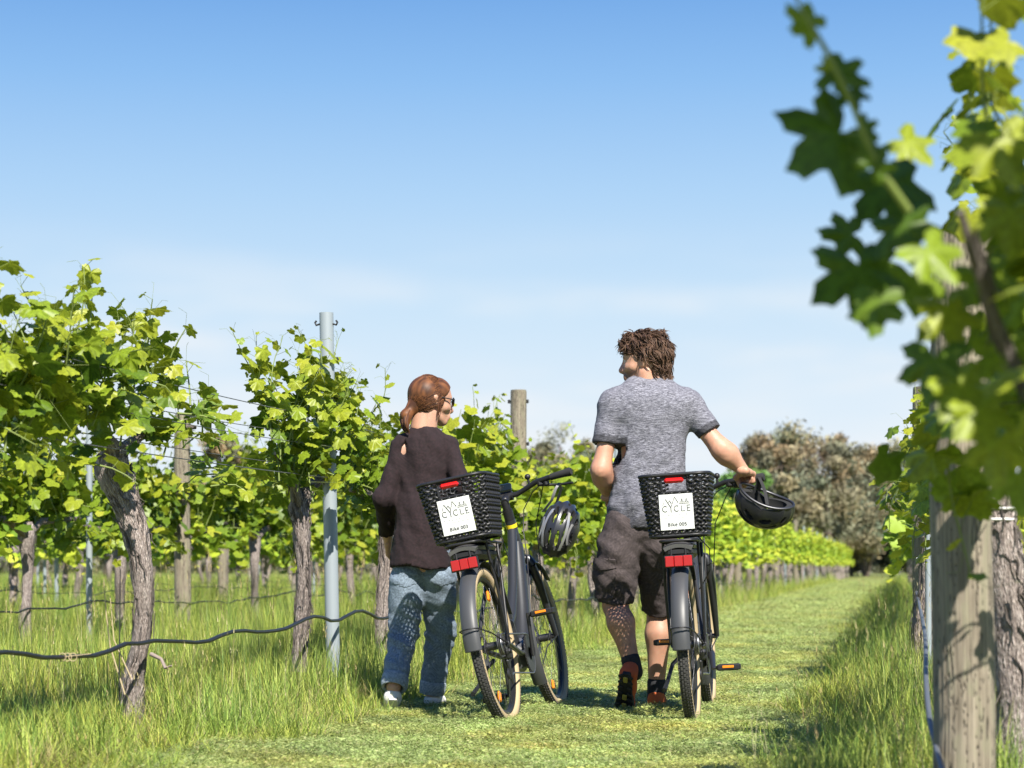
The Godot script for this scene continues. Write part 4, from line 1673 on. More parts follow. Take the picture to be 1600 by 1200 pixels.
func make_basket(bike: Node3D, number: String):
	var b := Node3D.new()
	b.name = "basket"
	b.position = F(-0.045, 0.812)
	bike.add_child(b)
	if basket_cache.is_empty():
		var stakes := 68
		var weave := MB.new()
		var rows := 15
		for r in rows:
			var h := (r + 0.6) / rows * 0.97
			var phase := r % 2
			var runs := []
			var cur := []
			for i in stakes * 4 + 1:
				var t := float(i) / (stakes * 4)
				var wav := cos(PI * i / 4.0 + PI * phase)
				var p := basket_point(t, h + 0.014 * sin(PI * i / 4.0), 0.0052 * wav)
				var gap: bool = absf(p.x) < 0.053 and absf(p.z) > 0.13 and h > 0.70 and h < 0.95
				if gap:
					if cur.size() > 1:
						runs.append(cur)
					cur = []
				else:
					cur.append(p)
			if cur.size() > 1:
				runs.append(cur)
			for q in runs:
				weave.tube(q, 0.0060, 6, false)
		basket_cache.weave = weave
		var up := MB.new()
		for i in stakes:
			var t := (i + 0.0) / stakes
			var ps := []
			for k in 7:
				ps.append(basket_point(t, k / 6.0, 0.0))
			if absf(ps[5].x) < 0.05 and absf(ps[5].z) > 0.13:
				ps = ps.slice(0, 5)
			up.tube(ps, 0.0025, 5, false)
		basket_cache.up = up
		var rim := MB.new()
		for e in [[1.0, 0.0075], [0.0, 0.007]]:
			var ps := []
			for i in 97:
				ps.append(basket_point(i / 96.0, e[0], 0.003))
			rim.tube(ps, e[1], 8, false)
		basket_cache.rim = rim
		var base := MB.new()
		for i in 15:
			var x := -0.1 + 0.2 * i / 14.0
			base.tube([Vector3(x, 0.004, -0.138), Vector3(x, 0.004, 0.138)], 0.0042, 5)
		for i in 17:
			var z := -0.13 + 0.26 * i / 16.0
			base.tube([Vector3(-0.108, 0.006, z), Vector3(0.108, 0.006, z)], 0.0042, 5)
		basket_cache.base = base
	put_mb("weave", basket_cache.weave, M.wicker, b).set_meta("kind", "stuff")
	put_mb("stake", basket_cache.up, M.wicker, b).set_meta("kind", "stuff")
	put_mb("basket_rim", basket_cache.rim, M.black, b)
	put_mb("basket_floor", basket_cache.base, M.wicker, b)
	# handle slot with a red lamp above it
	var slot := MB.new()
	for y in [0.181, 0.245]:
		slot.box(Transform3D(Basis(), Vector3(0, y, 0.167)), Vector3(0.118, 0.010, 0.016), 0.004)
	for x in [-0.056, 0.056]:
		slot.box(Transform3D(Basis(), Vector3(x, 0.213, 0.167)), Vector3(0.010, 0.055, 0.016), 0.004)
	build(slot, "handle_frame", M.black, b)
	var lamp := MB.new()
	lamp.box(Transform3D(Basis(Vector3.RIGHT, -0.1), Vector3(0.0, 0.230, 0.174)), Vector3(0.082, 0.022, 0.022), 0.008)
	build(lamp, "red_lamp", M.bright_red, b)
	# the white name plate
	var pl := Node3D.new()
	pl.name = child_name(bike, "name_plate")
	pl.transform = b.transform * Transform3D(Basis(Vector3.RIGHT, 0.117), Vector3(0.003, 0.098, 0.1665))
	bike.add_child(pl)
	var pw := 0.142
	var ph := 0.150
	var mb := MB.new()
	mb.box(Transform3D(), Vector3(pw, ph, 0.003), 0.001)
	build(mb, "board", M.plate, pl)
	var P := func(x: float, y: float) -> Vector3:
		return Vector3((x - 0.5) * pw, (0.5 - y) * ph, 0.0022)
	var ink := MB.new()
	var line := func(m: MB, pts: Array, wd := 0.0015):
		var q := []
		for p in pts:
			q.append(P.call(p[0], p[1]))
		m.tube(q, wd, 6, true)
	line.call(ink, [[0.11, 0.29], [0.195, 0.12], [0.345, 0.37], [0.345, 0.50]])
	line.call(ink, [[0.345, 0.37], [0.47, 0.065], [0.565, 0.235]])
	line.call(ink, [[0.262, 0.245], [0.315, 0.165], [0.362, 0.25]])
	for cx in [0.17, 0.515]:
		var arc := []
		for i in 15:
			var a := deg_to_rad(48.0 + 264.0 * i / 14.0)
			arc.append([cx + cos(a) * 0.078, 0.40 - sin(a) * 0.078])
		line.call(ink, arc)
	line.call(ink, [[0.655, 0.322], [0.655, 0.475], [0.755, 0.475]])
	line.call(ink, [[0.915, 0.322], [0.825, 0.322], [0.825, 0.475], [0.915, 0.475]])
	line.call(ink, [[0.825, 0.40], [0.9, 0.40]])
	for cx in [0.635, 0.715, 0.77, 0.85]:
		var arc := []
		for i in 13:
			var a := TAU * i / 12.0
			arc.append([cx + cos(a) * 0.028, 0.245 - sin(a) * 0.028])
		line.call(ink, arc, 0.0005)
	for s in [0.635, 0.77]:
		line.call(ink, [[s, 0.245], [s + 0.025, 0.19], [s + 0.065, 0.185], [s + 0.08, 0.245]], 0.0005)
		line.call(ink, [[s + 0.025, 0.19], [s + 0.035, 0.13], [s + 0.07, 0.16]], 0.0008)
		line.call(ink, [[s + 0.03, 0.235], [s + 0.04, 0.19], [s + 0.035, 0.14]], 0.0007)
	line.call(ink, [[0.585, 0.275], [0.9, 0.275]], 0.0004)
	build(ink, "logo", M.ink, pl)
	var pale := MB.new()
	line.call(pale, [[0.1, 0.655], [0.22, 0.655]], 0.0004)
	line.call(pale, [[0.78, 0.655], [0.9, 0.655]], 0.0004)
	line.call(pale, [[0.08, 0.715], [0.92, 0.715]], 0.0003)
	var scr := []
	for i in 40:
		scr.append([0.28 + 0.44 * i / 39.0, 0.655 + 0.016 * sin(i * 1.9) * (1.0 if i % 13 else 0.2)])
	line.call(pale, scr, 0.0004)
	build(pale, "pale_lettering", M.pale_ink, pl)
	for t in [["KING VALLEY", 0.575, 0.80, M.pale_ink, 400, 0.4], ["Bike " + number, 0.845, 0.56, M.ink, 700, 1.0]]:
		var sf := SystemFont.new()
		sf.font_names = PackedStringArray(["Droid Sans"])
		sf.font_weight = t[4]
		var tm := TextMesh.new()
		tm.font = sf
		tm.font_size = 64
		tm.pixel_size = 0.001
		tm.depth = 0.0
		tm.text = " ".join(t[0].split("")) if t[4] == 400 else t[0]
		var o := put(pl, "lettering", tm, t[3])
		var bb: AABB = tm.get_aabb()
		var k: float = t[2] * pw / maxf(bb.size.x, 0.01)
		o.transform = Transform3D(Basis().scaled(Vector3(k, k, k)), P.call(0.5, t[1]) + Vector3(-bb.get_center().x * k, -bb.get_center().y * k, 0.0))
	return b


func bicycle(label: String, where: Vector3, yaw: float, lean: float, number: String, crank: float) -> Node3D:
	var o := thing("bicycle", label, "bicycle", where, "hire bicycles pushed along the path")
	o.basis = Basis(Vector3.UP, yaw) * Basis(Vector3.BACK, lean)
	var mb: MB
	make_wheel(o, 0.0, true)
	make_wheel(o, FRONT, false)
	# frame
	var bb := F(0.46, 0.285)
	mb = MB.new()
	mb.tube([F(0.905, 0.715), F(0.855, 0.865), F(0.84, 0.915)], 0.026, 14)
	build(mb, "head_tube", M.frame, o)
	mb = MB.new()
	mb.tube([F(0.875, 0.80), F(0.82, 0.70), F(0.70, 0.50), F(0.57, 0.335), F(0.50, 0.29)], [0.031, 0.037, 0.041, 0.042, 0.042], 16)
	build(mb, "down_tube", M.frame, o)
	mb = MB.new()
	mb.tube([F(0.85, 0.87), F(0.78, 0.78), F(0.62, 0.60), F(0.47, 0.47), F(0.385, 0.43)], 0.023, 14)
	build(mb, "top_tube", M.frame, o)
	mb = MB.new()
	mb.tube([bb, F(0.40, 0.45), F(0.325, 0.70), F(0.305, 0.765)], [0.022, 0.02, 0.019, 0.019], 14)
	build(mb, "seat_tube", M.frame, o)
	mb = MB.new()
	mb.tube([F(0.305, 0.76), F(0.262, 0.93)], 0.0135, 12)
	build(mb, "seat_post", M.dark_metal, o)
	for s in [-1.0, 1.0]:
		mb = MB.new()
		mb.tube([F(0.44, 0.29, s * 0.035), F(0.30, 0.295, s * 0.045), F(0.12, 0.325, s * 0.058), F(0.0, WR, s * 0.066)], [0.014, 0.012, 0.011, 0.01], 10)
		build(mb, "chain_stay", M.frame, o)
		mb = MB.new()
		mb.tube([F(0.0, WR, s * 0.066), F(0.10, 0.46, s * 0.055), F(0.33, 0.71, s * 0.022)], [0.009, 0.0095, 0.01], 10)
		build(mb, "seat_stay", M.frame, o)
		# fork
		mb = MB.new()
		mb.tube([F(0.915, 0.69, s * 0.045), F(0.955, 0.60, s * 0.056), F(1.02, 0.46, s * 0.058), F(FRONT, WR, s * 0.057)], [0.021, 0.02, 0.016, 0.012], 12)
		build(mb, "fork_leg", M.frame, o)
	mb = MB.new()
	mb.tube([F(0.915, 0.69, -0.05), F(0.91, 0.722, -0.035), F(0.91, 0.73), F(0.91, 0.722, 0.035), F(0.915, 0.69, 0.05)], 0.024, 10)
	build(mb, "fork_crown", M.frame, o)
	# motor and cranks
	mb = MB.new()
	mb.box(Transform3D(Basis(Vector3.RIGHT, 0.35), F(0.47, 0.285)), Vector3(0.088, 0.13, 0.15), 0.028)
	build(mb, "motor", M.battery, o)
	var side := Basis(Vector3.BACK, -PI / 2)
	mb = MB.new()
	mb.lathe(Transform3D(side, bb + Vector3(0.05, 0, 0)), [Vector2(0.03, 0.003), Vector2(0.085, 0.003)], 36)
	mb.lathe(Transform3D(side, bb + Vector3(0.05, 0, 0)), [Vector2(0.03, -0.003), Vector2(0.085, -0.003), Vector2(0.085, 0.003)], 36)
	for i in 36:
		var b := Basis(Vector3.RIGHT, TAU * i / 36)
		mb.box(Transform3D(b, bb + Vector3(0.05, 0, 0) + b * Vector3(0, 0.087, 0)), Vector3(0.003, 0.008, 0.006))
	build(mb, "chain_ring", M.dark_metal, o)
	mb = MB.new()
	for k in 5:
		var r := 0.055 - 0.007 * k
		mb.lathe(Transform3D(side, F(0, WR, 0.032 + 0.006 * k)), [Vector2(0.015, -0.001), Vector2(r, -0.001), Vector2(r, 0.001), Vector2(0.015, 0.001)], 24)
	build(mb, "cassette", M.metal, o)
	mb = MB.new()
	var ch := []
	for i in 13:
		var a := deg_to_rad(90.0 - 180.0 * i / 12.0)
		ch.append(bb + Vector3(0.05, sin(a) * 0.09, -cos(a) * 0.09))
	ch.append(F(0.08, 0.215, 0.048))
	ch.append(F(0.03, 0.20, 0.047))
	ch.append(F(0.0, 0.215, 0.047))
	ch.append(F(0.02, 0.255, 0.047))
	for i in 9:
		var a := deg_to_rad(-60.0 - 210.0 * i / 8.0)
		ch.append(F(0, WR, 0.046) + Vector3(0, sin(a) * 0.044, -cos(a) * 0.044))
	ch.append(ch[0])
	mb.tube(ch, 0.0042, 5, false)
	build(mb, "chain", M.metal, o)
	mb = MB.new()
	mb.box(Transform3D(Basis(Vector3.RIGHT, 0.3), F(0.015, 0.225, 0.05)), Vector3(0.012, 0.11, 0.022), 0.004)
	mb.lathe(Transform3D(side, F(0.0, 0.215, 0.047)), [Vector2(0.004, -0.005), Vector2(0.024, -0.004), Vector2(0.024, 0.004), Vector2(0.004, 0.005)], 14)
	mb.lathe(Transform3D(side, F(0.03, 0.262, 0.047)), [Vector2(0.004, -0.005), Vector2(0.02, -0.004), Vector2(0.02, 0.004), Vector2(0.004, 0.005)], 14)
	mb.box(Transform3D(Basis(Vector3.RIGHT, 0.2), F(0.0, 0.30, 0.062)), Vector3(0.03, 0.045, 0.03), 0.008)
	mb.tube([F(-0.005, 0.30, 0.075), F(-0.05, 0.33, 0.08), F(-0.04, 0.38, 0.078), F(0.08, 0.36, 0.068)], 0.0025, 5)
	build(mb, "derailleur", M.dark_metal, o)
	for s in [-1.0, 1.0]:
		var cd: Vector3 = Vector3(0, sin(crank), -cos(crank)) * s
		var arm := MB.new()
		var c0 := bb + Vector3(s * 0.068, 0, 0)
		var c1: Vector3 = bb + Vector3(s * 0.082, 0, 0) + cd * 0.17
		arm.tube([c0 - cd * 0.015, c0, c0.lerp(c1, 0.5), c1, c1 + cd * 0.012], [0.012, 0.016, 0.0125, 0.0125, 0.008], 10, true, 0.7)
		build(arm, "crank_arm", M.dark_metal, o)
		var pd := Node3D.new()
		pd.name = child_name(o, "pedal")
		pd.position = c1 + Vector3(s * 0.068, 0, 0)
		o.add_child(pd)
		var pm := MB.new()
		for z in [-0.036, 0.036]:
			pm.box(Transform3D(Basis(), Vector3(0, 0, z)), Vector3(0.098, 0.027, 0.014), 0.006)
		for x in [-0.046, 0.0, 0.046]:
			pm.box(Transform3D(Basis(), Vector3(x, 0, 0)), Vector3(0.014, 0.024, 0.06), 0.003)
		pm.tube([Vector3(-s * 0.068, 0, 0), Vector3(s * 0.03, 0, 0)], 0.007, 8)
		build(pm, "platform", M.black, pd)
		for z in [-0.0445, 0.0445]:
			pm = MB.new()
			pm.box(Transform3D(Basis(), Vector3(0, 0.004, z)), Vector3(0.05, 0.011, 0.004), 0.001)
			build(pm, "pedal_reflector", M.orange, pd)
	mb = MB.new()
	mb.tube([F(0.20, 0.285, -0.055), F(0.17, 0.26, -0.085), F(0.02, 0.19, -0.10), F(-0.10, 0.16, -0.105)], [0.011, 0.009, 0.009, 0.011], 8)
	build(mb, "kickstand", M.black, o)
	# fenders and their stays
	mb = MB.new()
	mb.sheet(arc_sheet(F(0, WR), 0.378, 181.0, 20.0, 0.036, 0.02, 40), 0.0025)
	build(mb, "rear_fender", M.fender, o)
	mb = MB.new()
	mb.sheet(arc_sheet(F(0, WR), 0.3765, 181.5, 170.0, 0.0375, 0.021, 6), 0.004)
	build(mb, "mud_flap", M.black, o)
	mb = MB.new()
	mb.sheet(arc_sheet(F(FRONT, WR), 0.376, 215.0, 48.0, 0.034, 0.02, 40), 0.0025)
	build(mb, "front_fender", M.fender, o)
	for s in [-1.0, 1.0]:
		mb = MB.new()
		mb.tube([F(0.0, WR, s * 0.066), F(-0.2, 0.40, s * 0.05), F(-0.37, 0.425, s * 0.041), F(-0.386, 0.43, s * 0.02), F(-0.388, 0.43, 0.0)], 0.0032, 6)
		build(mb, "fender_stay", M.black, o)
		mb = MB.new()
		mb.tube([F(FRONT, WR, s * 0.063), F(FRONT - 0.2, 0.30, s * 0.045), F(FRONT - 0.335, 0.22, s * 0.036)], 0.0028, 6)
		build(mb, "fender_stay", M.black, o)
		# rack
		mb = MB.new()
		mb.tube([F(0.0, WR + 0.01, s * 0.074), F(-0.045, 0.60, s * 0.078), F(-0.075, 0.785, s * 0.074)], 0.0065, 8)
		build(mb, "rack_strut", M.black, o)
		mb = MB.new()
		mb.tube([F(0.0, WR + 0.01, s * 0.072), F(0.09, 0.62, s * 0.074), F(0.14, 0.785, s * 0.074)], 0.0065, 8)
		build(mb, "rack_strut", M.black, o)
	mb = MB.new()
	mb.tube([F(0.30, 0.742, 0.02), F(0.22, 0.785, 0.074), F(-0.19, 0.79, 0.074), F(-0.225, 0.79, 0.05), F(-0.225, 0.79, -0.05), F(-0.19, 0.79, -0.074), F(0.22, 0.785, -0.074), F(0.30, 0.742, -0.02)], 0.0065, 8)
	for f in [-0.12, 0.0, 0.12]:
		mb.tube([F(f, 0.79, -0.074), F(f, 0.79, 0.074)], 0.0055, 8)
	build(mb, "rack", M.black, o)
	# battery under the rack, with its pale lid
	mb = MB.new()
	mb.box(Transform3D(Basis(), F(-0.02, 0.742)), Vector3(0.118, 0.05, 0.40), 0.018)
	build(mb, "battery", M.black, o)
	mb = MB.new()
	var lid := []
	for i in 9:
		var f := lerpf(-0.226, 0.16, i / 8.0)
		var row := []
		for j in 9:
			var q := (j / 8.0) * 2.0 - 1.0
			row.append(F(f, 0.764 + 0.022 * (1.0 - q * q * 0.7) - (0.010 if i == 0 else 0.0), q * 0.062))
		lid.append(row)
	mb.sheet(lid, 0.016)
	build(mb, "battery_lid", M.battery, o)
	mb = MB.new()
	mb.box(Transform3D(Basis(), F(-0.222, 0.703)), Vector3(0.124, 0.052, 0.012), 0.003)
	mb.tube([F(-0.218, 0.77, -0.03), F(-0.222, 0.70, -0.03)], 0.005, 6)
	mb.tube([F(-0.218, 0.77, 0.03), F(-0.222, 0.70, 0.03)], 0.005, 6)
	build(mb, "reflector_mount", M.black, o)
	for k in 3:
		mb = MB.new()
		mb.box(Transform3D(Basis(), F(-0.232, 0.703, -0.038 + 0.038 * k)), Vector3(0.0365, 0.045, 0.014), 0.003)
		build(mb, "rear_reflector", M.red, o)
	# saddle
	mb = MB.new()
	mb.ball(Transform3D(Basis(), F(0.19, 0.955)), Vector3(0.085, 0.03, 0.075), 18)
	mb.ball(Transform3D(Basis(), F(0.30, 0.955)), Vector3(0.035, 0.024, 0.13), 18)
	build(mb, "saddle", M.black, o)
	# steering
	mb = MB.new()
	mb.tube([F(0.842, 0.905), F(0.824, 0.965)], 0.024, 14)
	build(mb, "headset", M.black, o)
	mb = MB.new()
	mb.tube([F(0.851, 0.880), F(0.846, 0.897)], 0.0275, 16)
	build(mb, "yellow_band", M.yellow, o)
	mb = MB.new()
	mb.tube([F(0.826, 0.955), F(0.812, 1.0), F(0.818, 1.012)], 0.019, 12)
	mb.tube([F(0.80, 0.995), F(0.84, 1.015), F(0.885, 1.03)], [0.02, 0.018, 0.02], 12)
	mb.tube([F(0.885, 1.03, -0.028), F(0.885, 1.03, 0.028)], 0.022, 14)
	build(mb, "stem", M.black, o)
	var bars := []
	for s in [-1.0, 1.0]:
		var half := [F(0.885, 1.03, 0.0), F(0.885, 1.031, s * 0.05), F(0.875, 1.048, s * 0.10), F(0.855, 1.066, s * 0.155), F(0.835, 1.072, s * 0.22), F(0.80, 1.070, s * 0.335)]
		if s < 0:
			half.reverse()
			bars.append_array(half)
		else:
			bars.append_array(half.slice(1))
	mb = MB.new()
	mb.tube(bars, 0.0125, 12)
	build(mb, "handlebar", M.black, o)
	for s in [-1.0, 1.0]:
		mb = MB.new()
		mb.tube([F(0.828, 1.072, s * 0.235), F(0.816, 1.073, s * 0.27), F(0.806, 1.074, s * 0.305), F(0.799, 1.075, s * 0.332), F(0.797, 1.075, s * 0.34)], [0.016, 0.0165, 0.018, 0.021, 0.016], 12)
		build(mb, "grip", M.rubber, o)
		mb = MB.new()
		mb.box(Transform3D(Basis(Vector3.UP, s * 0.3), F(0.853, 1.058, s * 0.175)), Vector3(0.032, 0.034, 0.03), 0.008)
		mb.box(Transform3D(Basis(Vector3.UP, s * 0.3), F(0.845, 1.05, s * 0.205)), Vector3(0.028, 0.03, 0.026), 0.008)
		mb.tube([F(0.868, 1.05, s * 0.17), F(0.895, 1.045, s * 0.20), F(0.89, 1.035, s * 0.25), F(0.875, 1.03, s * 0.30), F(0.868, 1.028, s * 0.325)], [0.008, 0.007, 0.006, 0.006, 0.005], 8)
		build(mb, "brake_lever", M.black, o)
		mb = MB.new()
		mb.tube([F(0.868, 1.048, s * 0.165), F(0.95, 1.03, s * 0.11), F(0.965, 0.96, s * 0.05), F(0.93, 0.86, s * 0.035), F(0.88, 0.74, s * 0.04), F(0.78, 0.60, s * 0.042)], 0.0027, 6)
		build(mb, "cable", M.black, o)
		mb = MB.new()
		mb.tube([F(0.852, 1.055, s * 0.19), F(0.935, 1.0, s * 0.15), F(0.98, 0.88, s * 0.09), F(1.0, 0.74, s * 0.075), F(0.99, 0.58, s * 0.06), F(1.06, 0.42, s * 0.062)], 0.0027, 6)
		build(mb, "cable", M.black, o)
	mb = MB.new()
	mb.tube([F(-0.16, 0.80, 0.085), F(-0.12, 0.75, 0.125), F(-0.08, 0.66, 0.12), F(-0.02, 0.60, 0.08), F(0.05, 0.58, 0.06)], 0.0025, 6)
	build(mb, "cable", M.black, o)
	mb = MB.new()
	mb.tube([F(0.868, 1.055, 0.12), F(0.866, 1.09, 0.118)], 0.006, 8)
	mb.ball(Transform3D(Basis(), F(0.866, 1.099, 0.118)), Vector3(0.015, 0.014, 0.015), 12)
	build(mb, "bell", M.black, o)
	mb = MB.new()
	mb.box(Transform3D(Basis(Vector3.RIGHT, -0.5), F(0.875, 1.07, 0.0)), Vector3(0.062, 0.045, 0.018), 0.006)
	build(mb, "display", M.lens, o)
	make_basket(o, number)
	return o


func helmet(label: String, xf: Transform3D, silver: bool) -> Node3D:
	var o := thing("helmet", label, "helmet", Vector3.ZERO)
	o.transform = xf
	var vents := []
	for s in [-1.0, 1.0]:
		vents.append_array([[s * 12.0, 40.0, 6.0, 26.0], [s * 13.0, -18.0, 6.5, 22.0], [s * 13.0, -66.0, 6.0, 16.0], [s * 33.0, 30.0, 6.0, 28.0], [s * 35.0, -32.0, 7.0, 22.0], [s * 34.0, -76.0, 6.0, 12.0], [s * 55.0, 38.0, 6.0, 26.0], [s * 57.0, -30.0, 7.0, 24.0]])
	var R := Vector3(0.098, 0.118, 0.136)
	var nu := 60
	var nv := 72
	var point := func(i: int, j: int, off: float) -> Vector3:
		var u := deg_to_rad(-88.0 + 176.0 * i / nu)
		var v := deg_to_rad(-112.0 + 224.0 * j / nv)
		var d := Vector3(sin(u), cos(u) * cos(v), -cos(u) * sin(v))
		var ridge := 0.0
		if off > -0.005:
			for q in [0.0, 23.0, 45.0]:
				ridge += 0.006 * exp(-pow((absf(rad_to_deg(u)) - q) / 5.0, 2.0))
		var p := d * R * (1.0 + (ridge + off) / 0.11)
		p.z *= 1.0 + (0.08 if p.z > 0.0 else 0.0)
		return p
	var keep := func(i: int, j: int) -> bool:
		if i < 0 or j < 0 or i >= nu or j >= nv:
			return false
		var u := -88.0 + 176.0 * (i + 0.5) / nu
		var v := -112.0 + 224.0 * (j + 0.5) / nv
		var p: Vector3 = point.call(i, j, 0.0)
		if p.y < -0.032 + (0.018 if p.z < -0.06 else 0.0) - 0.02 * smoothstep(0.05, 0.1, p.z):
			return false
		for w in vents:
			if pow((u - w[0]) / w[2], 2.0) + pow((v - w[1]) / w[3], 2.0) < 1.0:
				return false
		return true
	var outer := MB.new()
	var inner := MB.new()
	for i in nu:
		for j in nv:
			if not keep.call(i, j):
				continue
			var a: Vector3 = point.call(i, j, 0.0)
			var b: Vector3 = point.call(i + 1, j, 0.0)
			var c: Vector3 = point.call(i + 1, j + 1, 0.0)
			var d: Vector3 = point.call(i, j + 1, 0.0)
			var mid := (a + c) * 0.5
			quad_smooth(outer, [a, b, c, d], R, 1.0)
			var ia: Vector3 = point.call(i, j, -0.024)
			var ib: Vector3 = point.call(i + 1, j, -0.024)
			var ic: Vector3 = point.call(i + 1, j + 1, -0.024)
			var idd: Vector3 = point.call(i, j + 1, -0.024)
			quad_smooth(inner, [ia, ib, ic, idd], R, -1.0)
			for e in [[-1, 0, a, d, ia, idd], [1, 0, b, c, ib, ic], [0, -1, a, b, ia, ib], [0, 1, d, c, idd, ic]]:
				if not keep.call(i + e[0], j + e[1]):
					inner.poly([e[2], e[3], e[5], e[4]], (e[2] + e[3]) * 0.5 - mid)
	build(outer, "shell", M.helmet, o)
	build(inner, "foam_liner", M.foam, o)
	if silver:
		for s in [-1.0, 1.0]:
			for band in [[20.0, 27.0, -30.0, 62.0], [41.0, 47.0, -10.0, 50.0]]:
				var g := []
				for k in 17:
					var v := lerpf(band[2], band[3], k / 16.0)
					var row := []
					for q in 3:
						var u: float = s * (lerpf(band[0], band[1], q / 2.0) + 9.0 * sin(k / 16.0 * PI) * (1.0 if band[0] < 30.0 else -0.5))
						var ur := deg_to_rad(u)
						var vr := deg_to_rad(v)
						row.append(Vector3(sin(ur), cos(ur) * cos(vr), -cos(ur) * sin(vr)) * R * 1.075)
					g.append(row)
				var st := MB.new()
				st.sheet(g, 0.002)
				build(st, "silver_stripe", M.silver, o)
	else:
		var tg := MB.new()
		tg.box(Transform3D(Basis(Vector3.RIGHT, 0.3) * Basis(Vector3.BACK, 0.2), Vector3(0.045, 0.01, 0.05)), Vector3(0.022, 0.05, 0.002), 0.0)
		build(tg, "care_tag", M.white_tag, o)
		tg = MB.new()
		var rimp := []
		for k in 41:
			var a := TAU * k / 40.0
			rimp.append(Vector3(cos(a) * 0.098, -0.036 + 0.010 * cos(a * 2.0), sin(a) * 0.138))
		tg.tube(rimp, 0.007, 6, false)
		build(tg, "rim_trim", M.dark_metal, o)
		var pad := MB.new()
		for q in [[0.0, 0.07, 0.0], [0.05, 0.05, -0.04], [-0.05, 0.05, -0.04], [0.0, 0.045, 0.08]]:
			pad.ball(Transform3D(Basis(), Vector3(q[0], q[1], q[2])), Vector3(0.022, 0.012, 0.032), 10)
		build(pad, "padding", M.strap, o)
	return o


func quad_smooth(mb: MB, q: Array, R: Vector3, s: float):
	var b := mb.v.size()
	var nn: Vector3 = (q[2] - q[0]).cross(q[1] - q[3]).normalized()
	var mid: Vector3 = (q[0] + q[2]) * 0.5
	if nn.dot(mid) < 0.0:
		nn = -nn
	for p in q:
		mb.add(p, ((p / (R * R)).normalized() * 0.6 + nn * 0.4).normalized() * s)
	mb.ix.append_array([b, b + 1, b + 2, b, b + 2, b + 3])


func strap_mesh(pts: Array, w: float, side: Vector3) -> MB:
	var g := []
	for p in pts:
		g.append([p - side * w * 0.5, p, p + side * w * 0.5])
	var mb := MB.new()
	mb.sheet(g, 0.0015)
	return mb


func make_bicycles():
	var p := at(795.0, 885.0, 9.05)
	p.y = 0.0
	var b1 := bicycle("black bicycle with plate Bike 003, leaning against the woman's side", p, YAW - deg_to_rad(12.5), deg_to_rad(11.5), "003", deg_to_rad(97.0))
	p = at(1083.0, 885.0, 9.05)
	p.y = 0.0
	var b2 := bicycle("black bicycle with plate Bike 005, upright at the man's right", p, YAW - deg_to_rad(9.0), deg_to_rad(3.6), "005", deg_to_rad(-160.0))
	# helmet on the left bicycle's right grip
	var grip := b1.transform * F(0.85, 1.07, 0.24)
	var hc := at(872.0, 824.0, depth_of(grip) - 0.06)
	var yb := (-fwd * 0.9 + Vector3.UP * 0.32 - rgt * 0.12).normalized()
	var zb := (Vector3.UP * 1.0 + rgt * 0.28)
	zb = (zb - yb * zb.dot(yb)).normalized()
	var h1 := helmet("black helmet with silver stripes hung on the Bike 003 handlebar", Transform3D(Basis(yb.cross(zb), yb, zb).scaled(Vector3(0.95, 0.95, 0.86)), hc - yb * 0.04), true)
	var inv := h1.transform.affine_inverse()
	var sp := []
	for q in [[848, 800, 0.06], [862, 782, 0.0], [868, 764, -0.03], [874, 754, -0.02], [877, 764, 0.04], [868, 790, 0.12]]:
		sp.append(inv * at(q[0], q[1], depth_of(grip) + q[2]))
	build(strap_mesh(sp, 0.014, (inv.basis * rgt).normalized()), "chin_strap", M.strap_grey, h1)
	# helmet hanging from the man's hand
	var hand := at(1186.0, 752.0, 9.72)
	hc = at(1188.0, 800.0, 9.72)
	yb = (-Vector3.UP * 0.88 - rgt * 0.30 + fwd * 0.42).normalized()
	zb = rgt * 1.0 - fwd * 0.15 - Vector3.UP * 0.35
	zb = (zb - yb * zb.dot(yb)).normalized()
	var h2 := helmet("black helmet hanging upside down by its straps from the man's fist", Transform3D(Basis(yb.cross(zb), yb, zb).scaled(Vector3(0.95, 0.95, 0.86)), hc - yb * 0.045), false)
	inv = h2.transform.affine_inverse()
	for q in [[-22.0, 30.0, 0.06], [16.0, 26.0, -0.06], [-4.0, 20.0, 0.09], [22.0, 44.0, 0.05]]:
		var s := []
		for k in 6:
			var t := k / 5.0
			s.append(inv * at(1186.0 + q[0] * t * 0.9 + 2.0 * sin(t * 4.0), lerpf(746.0, 768.0 + q[1] * 0.8, t), 9.72 + q[2] * t))
		build(strap_mesh(s, 0.016, (inv.basis * rgt).normalized()), "chin_strap", M.strap, h2)


# ---------------------------------------------------------------- people

